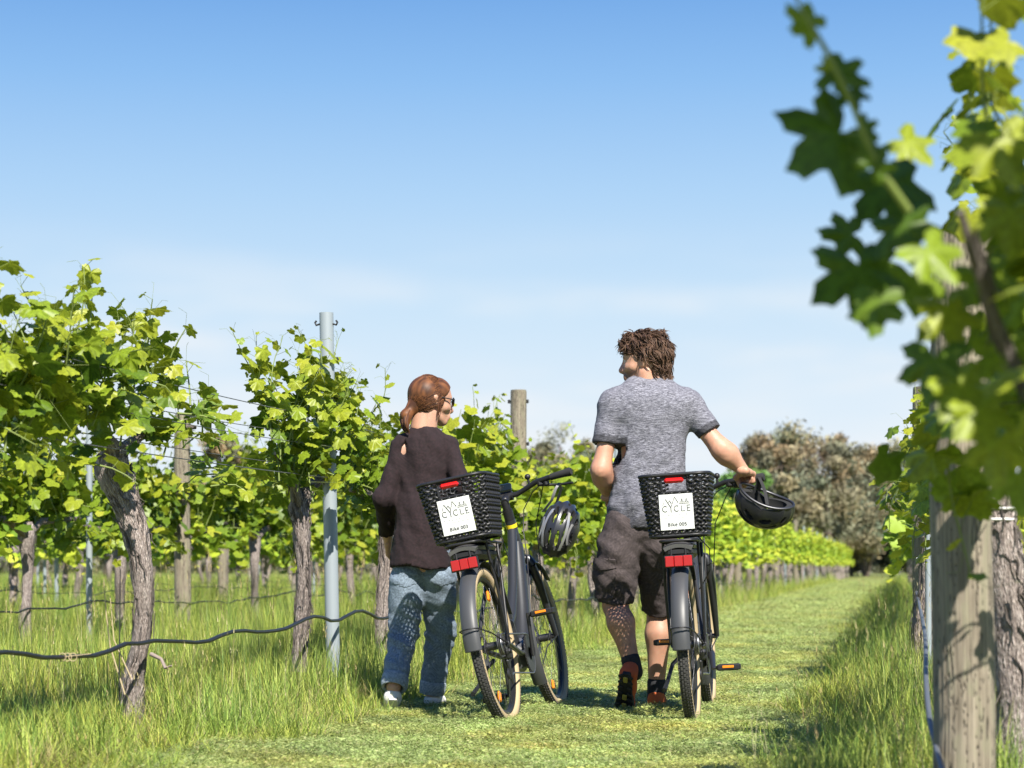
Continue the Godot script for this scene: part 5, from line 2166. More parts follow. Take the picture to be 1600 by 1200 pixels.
# the surface of smoothly joined tapered capsules [from, to, radius, radius, depth scale], as surface nets; how(p, f) may change the field
func body_surface(bones: Array, cell: float, k: float, how = null) -> MB:
	var lo := Vector3(1e9, 1e9, 1e9)
	var hi := -lo
	for b in bones:
		var r: float = maxf(b[2], b[3]) + 0.02 + cell * 2.0
		for e in 2:
			lo = lo.min(b[e] - Vector3(r, r, r))
			hi = hi.max(b[e] + Vector3(r, r, r))
	var nx := int((hi.x - lo.x) / cell) + 2
	var ny := int((hi.y - lo.y) / cell) + 2
	var nz := int((hi.z - lo.z) / cell) + 2
	var F0 := PackedFloat32Array()
	F0.resize(nx * ny * nz)
	var pad := 0.045
	for b in bones:
		var a: Vector3 = b[0]
		var c: Vector3 = b[1]
		var ra: float = b[2]
		var dr: float = b[3] - ra
		var zs: float = b[4] if b.size() > 4 else 1.0
		var r := maxf(b[2], b[3]) + pad
		var l := ((a.min(c) - Vector3(r, r, r) - lo) / cell).floor()
		var h := ((a.max(c) + Vector3(r, r, r) - lo) / cell).ceil()
		var ba := c - a
		ba.z /= zs
		var inv := 1.0 / maxf(ba.length_squared(), 1e-9)
		for z in range(maxi(int(l.z), 0), mini(int(h.z) + 1, nz)):
			for y in range(maxi(int(l.y), 0), mini(int(h.y) + 1, ny)):
				var pa := Vector3(lo.x - a.x, lo.y + y * cell - a.y, (lo.z + z * cell - a.z) / zs)
				var o := (z * ny + y) * nx
				for x in range(maxi(int(l.x), 0), mini(int(h.x) + 1, nx)):
					var q := Vector3(pa.x + x * cell, pa.y, pa.z)
					var t := clampf(q.dot(ba) * inv, 0.0, 1.0)
					var d := (q - ba * t).length() - ra - dr * t
					if d < pad:
						F0[o + x] += exp(-k * d)
	var far := 4.0 * cell
	for z in nz:
		for y in ny:
			var o := (z * ny + y) * nx
			for x in nx:
				var s := F0[o + x]
				var f := 1.0
				if s > 0.0:
					f = -log(s) / k
					if how != null and f < far:
						f = how.call(Vector3(lo.x + x * cell, lo.y + y * cell, lo.z + z * cell), f)
				F0[o + x] = f
	var mb := MB.new()
	var id := PackedInt32Array()
	id.resize(nx * ny * nz)
	var ox := 1
	var oy := nx
	var oz := nx * ny
	var corner := [0, ox, oy, ox + oy, oz, ox + oz, oy + oz, ox + oy + oz]
	var cp := []
	for i in 8:
		cp.append(Vector3(i & 1, (i >> 1) & 1, (i >> 2) & 1))
	var edges := [[0, 1], [2, 3], [4, 5], [6, 7], [0, 2], [1, 3], [4, 6], [5, 7], [0, 4], [1, 5], [2, 6], [3, 7]]
	var lim := 3.0 * cell
	for z in nz - 1:
		for y in ny - 1:
			for x in nx - 1:
				var i := (z * ny + y) * nx + x
				var f0 := F0[i]
				if f0 > lim or f0 < -lim:
					continue
				var mask := 0
				for q in 8:
					if F0[i + corner[q]] < 0.0:
						mask |= 1 << q
				if mask == 0 or mask == 255:
					continue
				var sum := Vector3.ZERO
				var n := 0
				for e in edges:
					var fa := F0[i + corner[e[0]]]
					var fb := F0[i + corner[e[1]]]
					if (fa < 0.0) != (fb < 0.0):
						sum += cp[e[0]].lerp(cp[e[1]], fa / (fa - fb))
						n += 1
				id[i] = mb.add(lo + (Vector3(x, y, z) + sum / n) * cell, Vector3.UP)
				var ins := f0 < 0.0
				for ax in 3:
					if (mask & (1 << (1 << ax)) != 0) == ins:
						continue
					var s1: int = [oy, oz, ox][ax]
					var s2: int = [oz, ox, oy][ax]
					var c11 := i
					var c01 := i - s1
					var c10 := i - s2
					var c00 := i - s1 - s2
					if c00 < 0:
						continue
					var v00 := id[c00]
					var v10 := id[c10]
					var v11 := id[c11]
					var v01 := id[c01]
					# s1 runs along the first axis, s2 along the second: c01 is one back along the first
					mb.ix.append_array([v00, v11, v10, v00, v01, v11])
					if not ins:
						flip_last(mb, 6)
	mb.smooth()
	return mb


func flip_last(mb: MB, n: int):
	var s := mb.ix.size() - n
	for i in range(s, mb.ix.size(), 3):
		var t := mb.ix[i + 1]
		mb.ix[i + 1] = mb.ix[i + 2]
		mb.ix[i + 2] = t


func move(mb: MB, xf: Transform3D):
	for i in mb.v.size():
		mb.v[i] = xf * mb.v[i]
		mb.n[i] = (xf.basis * mb.n[i]).normalized()


func crease(mb: MB, f: Callable):
	for i in mb.v.size():
		mb.v[i] += mb.n[i] * f.call(mb.v[i])
	mb.smooth()


func paint(mb: MB, f: Callable):
	for i in mb.v.size():
		mb.c[i] = f.call(mb.v[i], mb.n[i])


# a patch of a surface, lifted off it: pockets, bands and cuffs that lie on a garment
func patch(mb: MB, inside: Callable, lift: float) -> MB:
	var o := MB.new()
	var map := {}
	for i in range(0, mb.ix.size(), 3):
		var ok := true
		for q in 3:
			if not inside.call(mb.v[mb.ix[i + q]], mb.n[mb.ix[i + q]]):
				ok = false
				break
		if not ok:
			continue
		for q in 3:
			var s := mb.ix[i + q]
			if not map.has(s):
				o.col = mb.c[s]
				map[s] = o.add(mb.v[s] + mb.n[s] * lift, mb.n[s])
			o.ix.append(map[s])
	# close the rim down to the cloth
	var count := {}
	for i in range(0, o.ix.size(), 3):
		for q in 3:
			var a := o.ix[i + q]
			var b := o.ix[i + (q + 1) % 3]
			var key := "%d_%d" % [mini(a, b), maxi(a, b)]
			count[key] = [a, b] if not count.has(key) else []
	for key in count:
		var e = count[key]
		if e.size() == 2:
			var pa: Vector3 = o.v[e[0]]
			var pb: Vector3 = o.v[e[1]]
			o.col = o.c[e[0]]
			var mid := (o.n[e[0]] + o.n[e[1]]).cross(pb - pa)
			o.poly([pa, pb, pb - o.n[e[1]] * (lift + 0.002), pa - o.n[e[0]] * (lift + 0.002)], -mid)
	return o


func hand_surface(xf: Transform3D, side: float, curl: Array, thumb: float) -> MB:
	var bones := [[Vector3(-0.010, 0, 0.035), Vector3(-0.014, 0, -0.02), 0.021, 0.017], [Vector3(0.010, 0, 0.035), Vector3(0.014, 0, -0.02), 0.020, 0.016]]
	var xs := [-0.030, -0.010, 0.010, 0.028]
	var zk := [-0.084, -0.088, -0.083, -0.074]
	var ls := [1.0, 1.08, 1.0, 0.8]
	for f in 4:
		bones.append([Vector3(xs[f] * 0.75, 0.001, -0.015), Vector3(xs[f], 0.002, zk[f]), 0.0145, 0.0118])
		var p := Vector3(xs[f], 0.002, zk[f])
		var a := 0.0
		for j in 3:
			a += curl[j] * (1.0 + 0.06 * f)
			var q: Vector3 = p + Vector3(xs[f] * 0.06, -sin(a), -cos(a)) * [0.043, 0.027, 0.021][j] * ls[f]
			bones.append([p, q, 0.0098 - 0.0009 * j, 0.0090 - 0.0010 * j])
			p = q
	bones.append([Vector3(-0.022, -0.006, -0.018), Vector3(-0.046, -0.012 - 0.012 * thumb, -0.046), 0.0145, 0.0115])
	bones.append([Vector3(-0.046, -0.012 - 0.012 * thumb, -0.046), Vector3(-0.046 + 0.012 * thumb, -0.020 - 0.022 * thumb, -0.074), 0.0110, 0.0095])
	bones.append([Vector3(-0.046 + 0.012 * thumb, -0.020 - 0.022 * thumb, -0.074), Vector3(-0.040 + 0.030 * thumb, -0.024 - 0.03 * thumb, -0.094), 0.0095, 0.0078])
	for b in bones:
		for e in 2:
			b[e].x *= side
	var mb := body_surface(bones, 0.0034, 260.0)
	move(mb, xf)
	return mb


func head_surface(beard: bool) -> MB:
	var b := [
		[Vector3(0, 0.030, 0.032), Vector3(0, 0.036, -0.030), 0.076, 0.071], [Vector3(0, -0.02, 0.02), Vector3(0, -0.01, -0.03), 0.064, 0.064],
		[Vector3(0, 0.00, -0.045), Vector3(0, -0.06, -0.050), 0.050, 0.042], [Vector3(0.034, -0.075, -0.018), Vector3(0.012, -0.094, -0.066), 0.022, 0.018], [Vector3(-0.034, -0.075, -0.018), Vector3(-0.012, -0.094, -0.066), 0.022, 0.018],
		[Vector3(-0.008, -0.097, -0.075), Vector3(0.008, -0.097, -0.075), 0.016, 0.016],
		[Vector3(0, 0.006, -0.095), Vector3(0, -0.036, -0.119), 0.0075, 0.0115], [Vector3(-0.011, -0.041, -0.106), Vector3(0.011, -0.041, -0.106), 0.0085, 0.0085],
		[Vector3(-0.034, 0.021, -0.084), Vector3(0.034, 0.021, -0.084), 0.012, 0.012], [Vector3(0.032, -0.028, -0.075), Vector3(0.045, -0.03, -0.055), 0.02, 0.02], [Vector3(-0.032, -0.028, -0.075), Vector3(-0.045, -0.03, -0.055), 0.02, 0.02],
		[Vector3(-0.016, -0.066, -0.096), Vector3(0.016, -0.066, -0.096), 0.0075, 0.0075], [Vector3(-0.014, -0.077, -0.094), Vector3(0.014, -0.077, -0.094), 0.008, 0.008],
		[Vector3(0, -0.045, 0.035), Vector3(0, -0.14, 0.04), 0.054, 0.056],
	]
	for s in [-1.0, 1.0]:
		b.append([Vector3(s * 0.073, 0.016, 0.010), Vector3(s * 0.080, 0.012, 0.020), 0.009, 0.008])
		b.append([Vector3(s * 0.074, 0.016, 0.008), Vector3(s * 0.070, -0.028, -0.002), 0.0085, 0.0085])
		b.append([Vector3(s * 0.080, 0.008, 0.022), Vector3(s * 0.074, -0.018, 0.010), 0.007, 0.007])
	var mb := body_surface(b, 0.0042, 150.0)
	paint(mb, func(p, _n):
		var skin := Color(0.50, 0.275, 0.185)
		skin = skin.lerp(Color(0.52, 0.20, 0.13), 0.5 * (1.0 - smoothstep(0.0, 0.035, p.distance_to(Vector3(0, -0.04, -0.115)))))
		if p.z < -0.086 and absf(p.y + 0.071) < 0.010 and absf(p.x) < 0.024:
			skin = Color(0.40, 0.15, 0.12)
		if beard:
			var m := smoothstep(-0.035, -0.06, p.y) * smoothstep(0.035, 0.0, p.z) * (1.0 - smoothstep(-0.115, -0.135, p.y))
			skin = skin.lerp(Color(0.13, 0.075, 0.05), m * 0.85)
		return skin)
	return mb


func eyes(parent: Node, xf: Transform3D):
	for s in [-1.0, 1.0]:
		var mb := MB.new()
		mb.ball(xf * Transform3D(Basis(), Vector3(s * 0.031, 0.002, -0.0865)), Vector3(0.013, 0.009, 0.0095), 12)
		var e = build(mb, "eye", M.eye, parent)
		mb = MB.new()
		mb.ball(xf * Transform3D(Basis(), Vector3(s * 0.031, 0.002, -0.0945)), Vector3(0.0055, 0.0055, 0.002), 10)
		build(mb, "iris", M.iris, e)
		mb = MB.new()
		mb.tube([xf * Vector3(s * 0.016, 0.018, -0.0985), xf * Vector3(s * 0.032, 0.024, -0.097), xf * Vector3(s * 0.048, 0.018, -0.086)], [0.002, 0.0035, 0.0015], 6)
		build(mb, "eyebrow", M.strap, parent)


func shoe_sole(mb: MB, y0: float, y1: float, grow: float):
	var rim := []
	for i in 28:
		var a := TAU * i / 28
		var t := 0.5 - 0.5 * cos(a)   # 0 heel, 1 toe
		var w := (0.034 + 0.016 * smoothstep(0.35, 0.75, t) - 0.006 * sin(PI * t)) * pow(sin(PI * clampf(t * 0.94 + 0.03, 0, 1)), 0.42) + grow
		rim.append(Vector2((1.0 if a < PI else -1.0) * w, 0.012 + grow - (0.292 + 2.0 * grow) * t))
	var lo := []
	var hi := []
	for p in rim:
		var spring := 0.018 * smoothstep(-0.19, -0.29, p.y)
		lo.append(Vector3(p.x, y0 + spring, p.y))
		hi.append(Vector3(p.x, y1 + spring, p.y))
	mb.poly(lo, Vector3.DOWN)
	mb.poly(hi, Vector3.UP)
	for i in 28:
		var j := (i + 1) % 28
		mb.poly([lo[i], lo[j], hi[j], hi[i]], lo[i] - Vector3(0, lo[i].y, -0.14))


func shoe(person: Node3D, called: String, xf: Transform3D, upper: Material, sole: Material, lugs: bool, low: bool):
	var s := Node3D.new()
	s.name = child_name(person, called)
	s.transform = xf
	person.add_child(s)
	var bones := [[Vector3(0, 0.050, -0.022), Vector3(0, 0.085 if not low else 0.058, -0.024), 0.036, 0.034], [Vector3(0, 0.044, -0.03), Vector3(0, 0.046, -0.11), 0.036, 0.036], [Vector3(0, 0.046, -0.11), Vector3(0.0, 0.034, -0.20), 0.037, 0.036], [Vector3(0.0, 0.034, -0.20), Vector3(0.0, 0.034, -0.245), 0.038, 0.026]]
	if not low:
		bones.append([Vector3(0, 0.085, -0.03), Vector3(0, 0.065, -0.10), 0.032, 0.03])
	var top := 0.112 if not low else 0.072
	var mb := body_surface(bones, 0.006, 110.0, func(p, f): return maxf(maxf(f, 0.018 - p.y), p.y - top))
	build(mb, "upper", upper, s)
	var so := MB.new()
	shoe_sole(so, 0.004, 0.024, 0.003)
	build(so, "sole", sole, s)
	if lugs:
		var lg := MB.new()
		for i in 8:
			for q in [-1.0, 1.0]:
				var z := 0.0 - 0.036 * i
				lg.box(Transform3D(Basis(Vector3.UP, q * 0.5), Vector3(q * (0.022 + 0.008 * smoothstep(3, 6, i)), 0.002 + 0.018 * smoothstep(-0.19, -0.29, z), z)), Vector3(0.026, 0.010, 0.016), 0.003)
		build(lg, "lug", sole, s)
		for z in [-0.02, -0.13, -0.185]:
			var pd := MB.new()
			pd.box(Transform3D(Basis(), Vector3(0, 0.002, z)), Vector3(0.022, 0.008, 0.034), 0.004)
			build(pd, "sole_pad", M.sole_pad, s)


# locks of hair along given paths
func lock(mb: MB, pts: Array, r: float, tone: Color):
	mb.col = tone
	var rad := []
	for i in pts.size():
		var t := float(i) / (pts.size() - 1)
		rad.append(r * (0.55 + 0.6 * sin(PI * minf(t * 0.8 + 0.1, 1.0))) * (1.0 if i < pts.size() - 1 else 0.25))
	mb.tube(pts, rad, 4, false, 0.6)


func person_root(label: String, px: float, d0: float) -> Node3D:
	var p := at(px, 885.0, d0)
	p.y = 0.0
	var o := thing("person", label, "person", p)
	o.rotation.y = YAW
	return o


func limb_frame(dir: Vector3, up: Vector3) -> Basis:   # -z along dir
	var z := -dir.normalized()
	var x := up.cross(z).normalized()
	return Basis(x, z.cross(x), z)


func cut_along(a: Vector3, b: Vector3, t: float) -> Array:   # a plane across a limb: [point, normal]
	return [a.lerp(b, t), (b - a).normalized()]


func make_woman():
	var px0 := 660.0
	var d0 := 9.75
	var o := person_root("woman in a dark blouse and rolled jeans, looking right, pushing a bicycle", px0, d0)
	var q := func(px: float, py: float, z := 0.0) -> Vector3:
		return Vector3((px - 800.0) / FPX * (d0 - z) - (px0 - 800.0) / FPX * d0, CAMH + (885.0 - py) / FPX * (d0 - z), z)
	var sh_l: Vector3 = q.call(624, 694, 0.0)
	var sh_r: Vector3 = q.call(703, 692, 0.0)
	var el_l: Vector3 = q.call(600, 778, 0.03)
	var el_r: Vector3 = q.call(722, 762, 0.06)
	var wr_l: Vector3 = q.call(606, 842, -0.16)
	var wr_r: Vector3 = q.call(703, 776, -0.10)
	var hip_l: Vector3 = q.call(637, 892, 0.0)
	var hip_r: Vector3 = q.call(682, 890, -0.02)
	var kn_l: Vector3 = q.call(632, 985, -0.02)
	var kn_r: Vector3 = q.call(688, 985, -0.13)
	var an_l: Vector3 = q.call(615, 1074, 0.15)
	var an_r: Vector3 = q.call(675, 1082, -0.16)
	var chest: Vector3 = q.call(663, 715, -0.01)
	var waist: Vector3 = q.call(660, 800, 0.0)
	var pelvis: Vector3 = q.call(660, 872, 0.0)
	var neck: Vector3 = q.call(667, 664, -0.015)
	var headc: Vector3 = q.call(673, 626, -0.03)
	# body
	var bones := [[chest, waist, 0.095, 0.09, 0.7], [waist, pelvis, 0.09, 0.10, 0.75], [sh_l + Vector3(0.01, -0.02, 0), sh_r + Vector3(-0.01, -0.02, 0), 0.028, 0.028], [neck + Vector3(0, -0.05, 0.01), headc + Vector3(0, -0.05, 0.03), 0.043, 0.04],
		[sh_l + Vector3(0.01, -0.02, 0), el_l, 0.028, 0.030], [el_l, wr_l, 0.030, 0.024], [sh_r + Vector3(-0.01, -0.02, 0), el_r, 0.028, 0.030], [el_r, wr_r, 0.034, 0.025],
		[hip_l, kn_l, 0.062, 0.046], [kn_l, an_l, 0.046, 0.034], [hip_r, kn_r, 0.062, 0.046], [kn_r, an_r, 0.046, 0.034]]
	var mb := body_surface(bones, 0.011, 70.0)
	var nsk := noise(87, 22.0, 3)
	paint(mb, func(p, _n): return Color(0.50, 0.285, 0.20) * (1.0 + 0.16 * nsk.get_noise_3dv(p)))
	var hx := Transform3D(Basis(Vector3.UP, deg_to_rad(-60.0)) * Basis(Vector3.RIGHT, -0.08), headc).scaled_local(Vector3(0.93, 0.95, 0.93))
	var hd := head_surface(false)
	move(hd, hx)
	mb.join(hd)
	var hands := [hand_surface(Transform3D(limb_frame(Vector3(-0.05, -0.25, -1.0), Vector3.UP), wr_r), 1.0, [1.0, 1.2, 0.8], 0.8), hand_surface(Transform3D(limb_frame(wr_l - el_l, Vector3(-1, 0, 0)), wr_l), -1.0, [0.35, 0.4, 0.3], 0.3)]
	for h in hands:
		h.c.fill(Color(0.50, 0.285, 0.20))
		mb.join(h)
	put(o, "body", mb.mesh(true), M.skin)
	eyes(o, hx)
	# blouse with a keyhole at the nape
	var nz := noise(81, 7.0, 3)
	var key: Vector3 = q.call(633, 700, 0.0)
	var hem: Vector3 = q.call(655, 884, 0.0)
	var cuffs := [cut_along(el_l, wr_l, 0.86), cut_along(el_r, wr_r, 0.86)]
	var neck_c: Vector3 = q.call(667, 657, -0.02)
	bones = [[chest + Vector3(0, 0.02, 0.012), waist, 0.108, 0.112, 0.78], [waist, hem + Vector3(0.004, -0.10, 0.004), 0.120, 0.150, 0.98], [sh_l + Vector3(0.02, -0.002, 0), sh_l.lerp(sh_r, 0.5) + Vector3(0, 0.022, 0), 0.040, 0.05, 1.0], [sh_r + Vector3(-0.018, -0.002, 0), sh_l.lerp(sh_r, 0.5) + Vector3(0, 0.022, 0), 0.040, 0.05, 1.0], [sh_l.lerp(sh_r, 0.42) + Vector3(0, 0.045, 0), sh_l.lerp(sh_r, 0.6) + Vector3(0, 0.045, 0), 0.044, 0.044, 0.9],
		[sh_l + Vector3(0.006, -0.01, 0), el_l, 0.044, 0.042], [el_l, el_l.lerp(wr_l, 0.95), 0.044, 0.038], [sh_r + Vector3(-0.006, -0.01, 0), el_r, 0.045, 0.044], [el_r, el_r.lerp(wr_r, 0.95), 0.046, 0.038]]
	mb = body_surface(bones, 0.009, 85.0, func(p: Vector3, f: float) -> float:
		var wave := 0.012 * sin(p.x * 24.0) - 0.05 * absf(p.x - hem.x)
		if absf(p.x - hem.x) < 0.22:
			f = maxf(f, hem.y - wave - p.y - 0.012)
		for c in cuffs:
			if p.distance_to(c[0]) < 0.1:
				f = maxf(f, (p - c[0]).dot(c[1]))
		f = maxf(f, 0.058 - Vector3(p.x - neck_c.x, (p.y - neck_c.y) * 0.9, p.z - neck_c.z).length())
		if p.z > 0.0:
			var w := 0.014 * smoothstep(-0.038, -0.02, p.y - key.y) * (1.0 - smoothstep(0.0, 0.045, p.y - key.y)) 
			f = maxf(f, w - absf(p.x - key.x - 0.1 * (p.y - key.y))) if w > 0.0 else f
		return f)
	crease(mb, func(p: Vector3) -> float: return 0.010 * nz.get_noise_3d(p.x * 1.9 + p.y * 0.6, p.y * 0.35, p.z * 1.6) + 0.004 * nz.get_noise_3d(p.x * 0.5 + 5.0, p.y * 2.2 + p.x, p.z))
	put(o, "blouse", mb.mesh(true), M.blouse)
	# jeans with rolled cuffs
	var nj := noise(83, 6.0, 3)
	var cut_l := cut_along(kn_l, an_l, 0.84)
	var cut_r := cut_along(kn_r, an_r, 0.84)
	bones = [[pelvis + Vector3(-0.04, 0.05, 0.01), pelvis + Vector3(0.05, 0.05, 0.01), 0.084, 0.084, 1.0], [hip_l + Vector3(0.0, -0.025, 0.008), hip_l.lerp(kn_l, 0.45), 0.083, 0.076, 1.04], [hip_l.lerp(kn_l, 0.45), kn_l, 0.078, 0.068], [kn_l, an_l, 0.068, 0.056], [hip_r + Vector3(0.008, -0.025, 0.008), hip_r.lerp(kn_r, 0.45), 0.085, 0.076, 1.04], [hip_r.lerp(kn_r, 0.45), kn_r, 0.078, 0.068], [kn_r, an_r, 0.068, 0.058]]
	mb = body_surface(bones, 0.009, 95.0, func(p: Vector3, f: float) -> float:
		f = maxf(f, (p - cut_l[0]).dot(cut_l[1])) if p.distance_to(cut_l[0]) < 0.14 else f
		f = maxf(f, (p - cut_r[0]).dot(cut_r[1])) if p.distance_to(cut_r[0]) < 0.14 else f
		return f)
	crease(mb, func(p: Vector3) -> float:
		var knee := exp(-pow((p.y - kn_l.y) / 0.13, 2.0)) + exp(-pow((p.y - 0.68) / 0.1, 2.0)) * 0.8 + 0.35
		return knee * (0.013 * nj.get_noise_3d(p.x * 0.6, p.y * 2.2 + p.x * 1.2, p.z * 0.7) + 0.006 * nj.get_noise_3d(p.x * 2.0, p.y * 1.2 + 3.0, p.z * 2.0)))
	paint(mb, func(p: Vector3, _n) -> Color:
		var fade := 0.88 + 0.3 * nj.get_noise_3d(p.x * 0.6, p.y * 0.5 + 9.0, p.z * 0.6) + 0.14 * smoothstep(0.35, 0.6, p.y)
		return Color(fade, fade, fade))
	put(o, "jeans", mb.mesh(true), M.denim)
	var pk: Vector3 = q.call(690, 893, 0.0)
	var pocket := patch(mb, func(p: Vector3, n: Vector3) -> bool: return n.z > 0.2 and absf(p.x - pk.x) < 0.062 and p.y < pk.y + 0.06 and p.y > pk.y - 0.07 + absf(p.x - pk.x) * 0.35, 0.0025)
	pocket.orient()
	put(o, "back_pocket", pocket.mesh(true), M.denim)
	pk = q.call(634, 895, 0.0)
	pocket = patch(mb, func(p: Vector3, n: Vector3) -> bool: return n.z > 0.2 and absf(p.x - pk.x) < 0.058 and p.y < pk.y + 0.06 and p.y > pk.y - 0.07 + absf(p.x - pk.x) * 0.35, 0.0025)
	pocket.orient()
	put(o, "back_pocket", pocket.mesh(true), M.denim)
	for e in [[kn_l, an_l, 0.84, 0.060], [kn_r, an_r, 0.84, 0.062]]:
		var a: Vector3 = e[0].lerp(e[1], e[2] + 0.015)
		var dir: Vector3 = (e[1] - e[0]).normalized()
		var cu := MB.new()
		var b := limb_frame(dir, Vector3.RIGHT) * Basis(Vector3.RIGHT, PI / 2)
		var r: float = e[3]
		cu.lathe(Transform3D(b, a), [Vector2(r - 0.016, -0.045), Vector2(r - 0.004, -0.05), Vector2(r + 0.002, -0.03), Vector2(r + 0.003, 0.0), Vector2(r, 0.012), Vector2(r - 0.008, 0.014), Vector2(r - 0.016, 0.004), Vector2(r - 0.016, -0.045)], 28)
		for i in cu.v.size():
			cu.v[i] += (cu.v[i] - a) * 0.07 * nj.get_noise_3dv(cu.v[i] * 2.0)
		build(cu, "rolled_cuff", M.denim_in, o, true)
	# slip-on shoes
	shoe(o, "slip_on_shoe", Transform3D(Basis(Vector3.UP, 0.12) * Basis(Vector3.BACK, -0.1) * Basis(Vector3.RIGHT, -0.72), an_l + Vector3(0.0, -0.065, 0.052)), M.canvas, M.canvas_sole, false, true)
	shoe(o, "slip_on_shoe", Transform3D(Basis(Vector3.UP, -0.1), Vector3(an_r.x, 0.0, an_r.z + 0.03)), M.canvas, M.canvas_sole, false, true)
	# hair drawn back into a low tail
	var rng := RandomNumberGenerator.new()
	rng.seed = 21
	var knot := Vector3(0.0, -0.048, 0.105)
	var cap_bones := [[Vector3(0, 0.030, 0.034), Vector3(0, 0.038, -0.026), 0.088, 0.080], [Vector3(0, -0.01, 0.04), Vector3(0, -0.035, 0.075), 0.070, 0.045], [Vector3(0, -0.04, 0.085), knot, 0.035, 0.018], [knot, knot + Vector3(0.004, -0.04, 0.028), 0.018, 0.026], [knot + Vector3(0.004, -0.04, 0.028), knot + Vector3(0.01, -0.10, 0.022), 0.026, 0.010]]
	var cap := body_surface(cap_bones, 0.006, 120.0, func(p: Vector3, f: float) -> float:
		var line := -p.z - 0.040 - 0.75 * (p.y + 0.0)
		if p.y < 0.055:
			f = maxf(f, line * 0.8)
		f = maxf(f, (-p.y - 0.03) - (p.z - 0.0) * 1.2)
		return f)
	var nh := noise(85, 40.0, 2)
	paint(cap, func(p: Vector3, _n) -> Color: return Color(0.060, 0.026, 0.014).lerp(Color(0.19, 0.075, 0.030), clampf(0.45 + 1.1 * nh.get_noise_3d(p.x, p.y * 0.3, p.z * 0.3), 0, 1)))
	var hair := MB.new()
	for i in 2300:
		var th := rng.randf_range(-1.5, 1.5)
		var up := rng.randf_range(0.1, 1.0)
		var root := Vector3(sin(th) * 0.087 * (0.3 + 0.7 * sqrt(1.0 - up * up * 0.8)), 0.005 + up * 0.112, -0.062 * cos(th * 0.9) * (1.15 - up) + 0.01 + 0.03 * rng.randf())
		var pts := []
		for k in 9:
			var t := k / 8.0
			var p := root.lerp(knot + Vector3(rng.randf_range(-0.008, 0.008), rng.randf_range(-0.008, 0.008), 0.004), pow(t, 1.15))
			var c := Vector3(0, 0.012, 0.02)
			var dir := p - c
			var ell := Vector3(0.0875, 0.112, 0.098)
			var nrm := (dir / ell).length()
			if t < 0.86:
				p = c + dir / maxf(nrm, 0.01) * (1.0 + 0.012 * sin(i * 1.7 + t * 5.0)) * (0.995 + 0.022 * rng.randf())
			pts.append(p)
		lock(hair, pts, 0.0014, Color(0.05, 0.02, 0.012).lerp(Color(0.24, 0.098, 0.038), pow(rng.randf(), 1.6)))
	for i in 150:
		var a := rng.randf() * TAU
		var r := rng.randf_range(0.0, 0.02)
		var p0 := knot + Vector3(cos(a) * r * 0.6, sin(a) * r * 0.6, 0.006)
		var pts := []
		for k in 6:
			var t := k / 5.0
			pts.append(p0 + Vector3(cos(a) * r * (0.4 + 0.9 * sin(t * 2.6)) + 0.02 * t * t, sin(a) * r * 0.3 - 0.115 * t, 0.036 * sin(t * 2.4) + sin(a) * r * 0.8 * t))
		lock(hair, pts, 0.0034, Color(0.045, 0.018, 0.011).lerp(Color(0.21, 0.085, 0.035), pow(rng.randf(), 1.6)))
	for i in 14:   # a few loose strands by the ear
		var s := 1.0 if i % 2 else -1.0
		var p0 := Vector3(s * 0.077, 0.02, -0.012 + 0.02 * rng.randf())
		lock(hair, [p0, p0 + Vector3(s * 0.008, -0.04, -0.006), p0 + Vector3(s * 0.002, -0.085, -0.014 + 0.01 * rng.randf()), p0 + Vector3(-s * 0.008, -0.12, -0.01)], 0.0014, Color(0.10, 0.04, 0.02))
	cap.join(hair)
	move(cap, hx)
	cap.orient()
	var hr := put(o, "hair", cap.mesh(true), M.hair)
	var tie := MB.new()
	tie.ring(hx * Transform3D(Basis(Vector3.UP, PI / 2), knot), 0.019, 0.005, 0, TAU, 18, 6)
	build(tie, "hair_tie", M.strap, hr)
	# sunglasses
	var sg := Node3D.new()
	sg.name = "sunglasses"
	sg.transform = hx
	o.add_child(sg)
	for s in [-1.0, 1.0]:
		mb = MB.new()
		mb.ball(Transform3D(Basis(Vector3.UP, -s * 0.25), Vector3(s * 0.034, 0.002, -0.108)), Vector3(0.030, 0.024, 0.004), 16)
		build(mb, "lens", M.lens, sg)
		mb = MB.new()
		mb.tube([Vector3(s * 0.064, 0.012, -0.100), Vector3(s * 0.078, 0.012, -0.05), Vector3(s * 0.084, 0.016, 0.012)], 0.003, 6)
		build(mb, "temple_arm", M.strap, sg)
	mb = MB.new()
	mb.tube([Vector3(-0.012, 0.006, -0.116), Vector3(0, 0.009, -0.120), Vector3(0.012, 0.006, -0.116)], 0.003, 6)
	build(mb, "bridge", M.strap, sg)


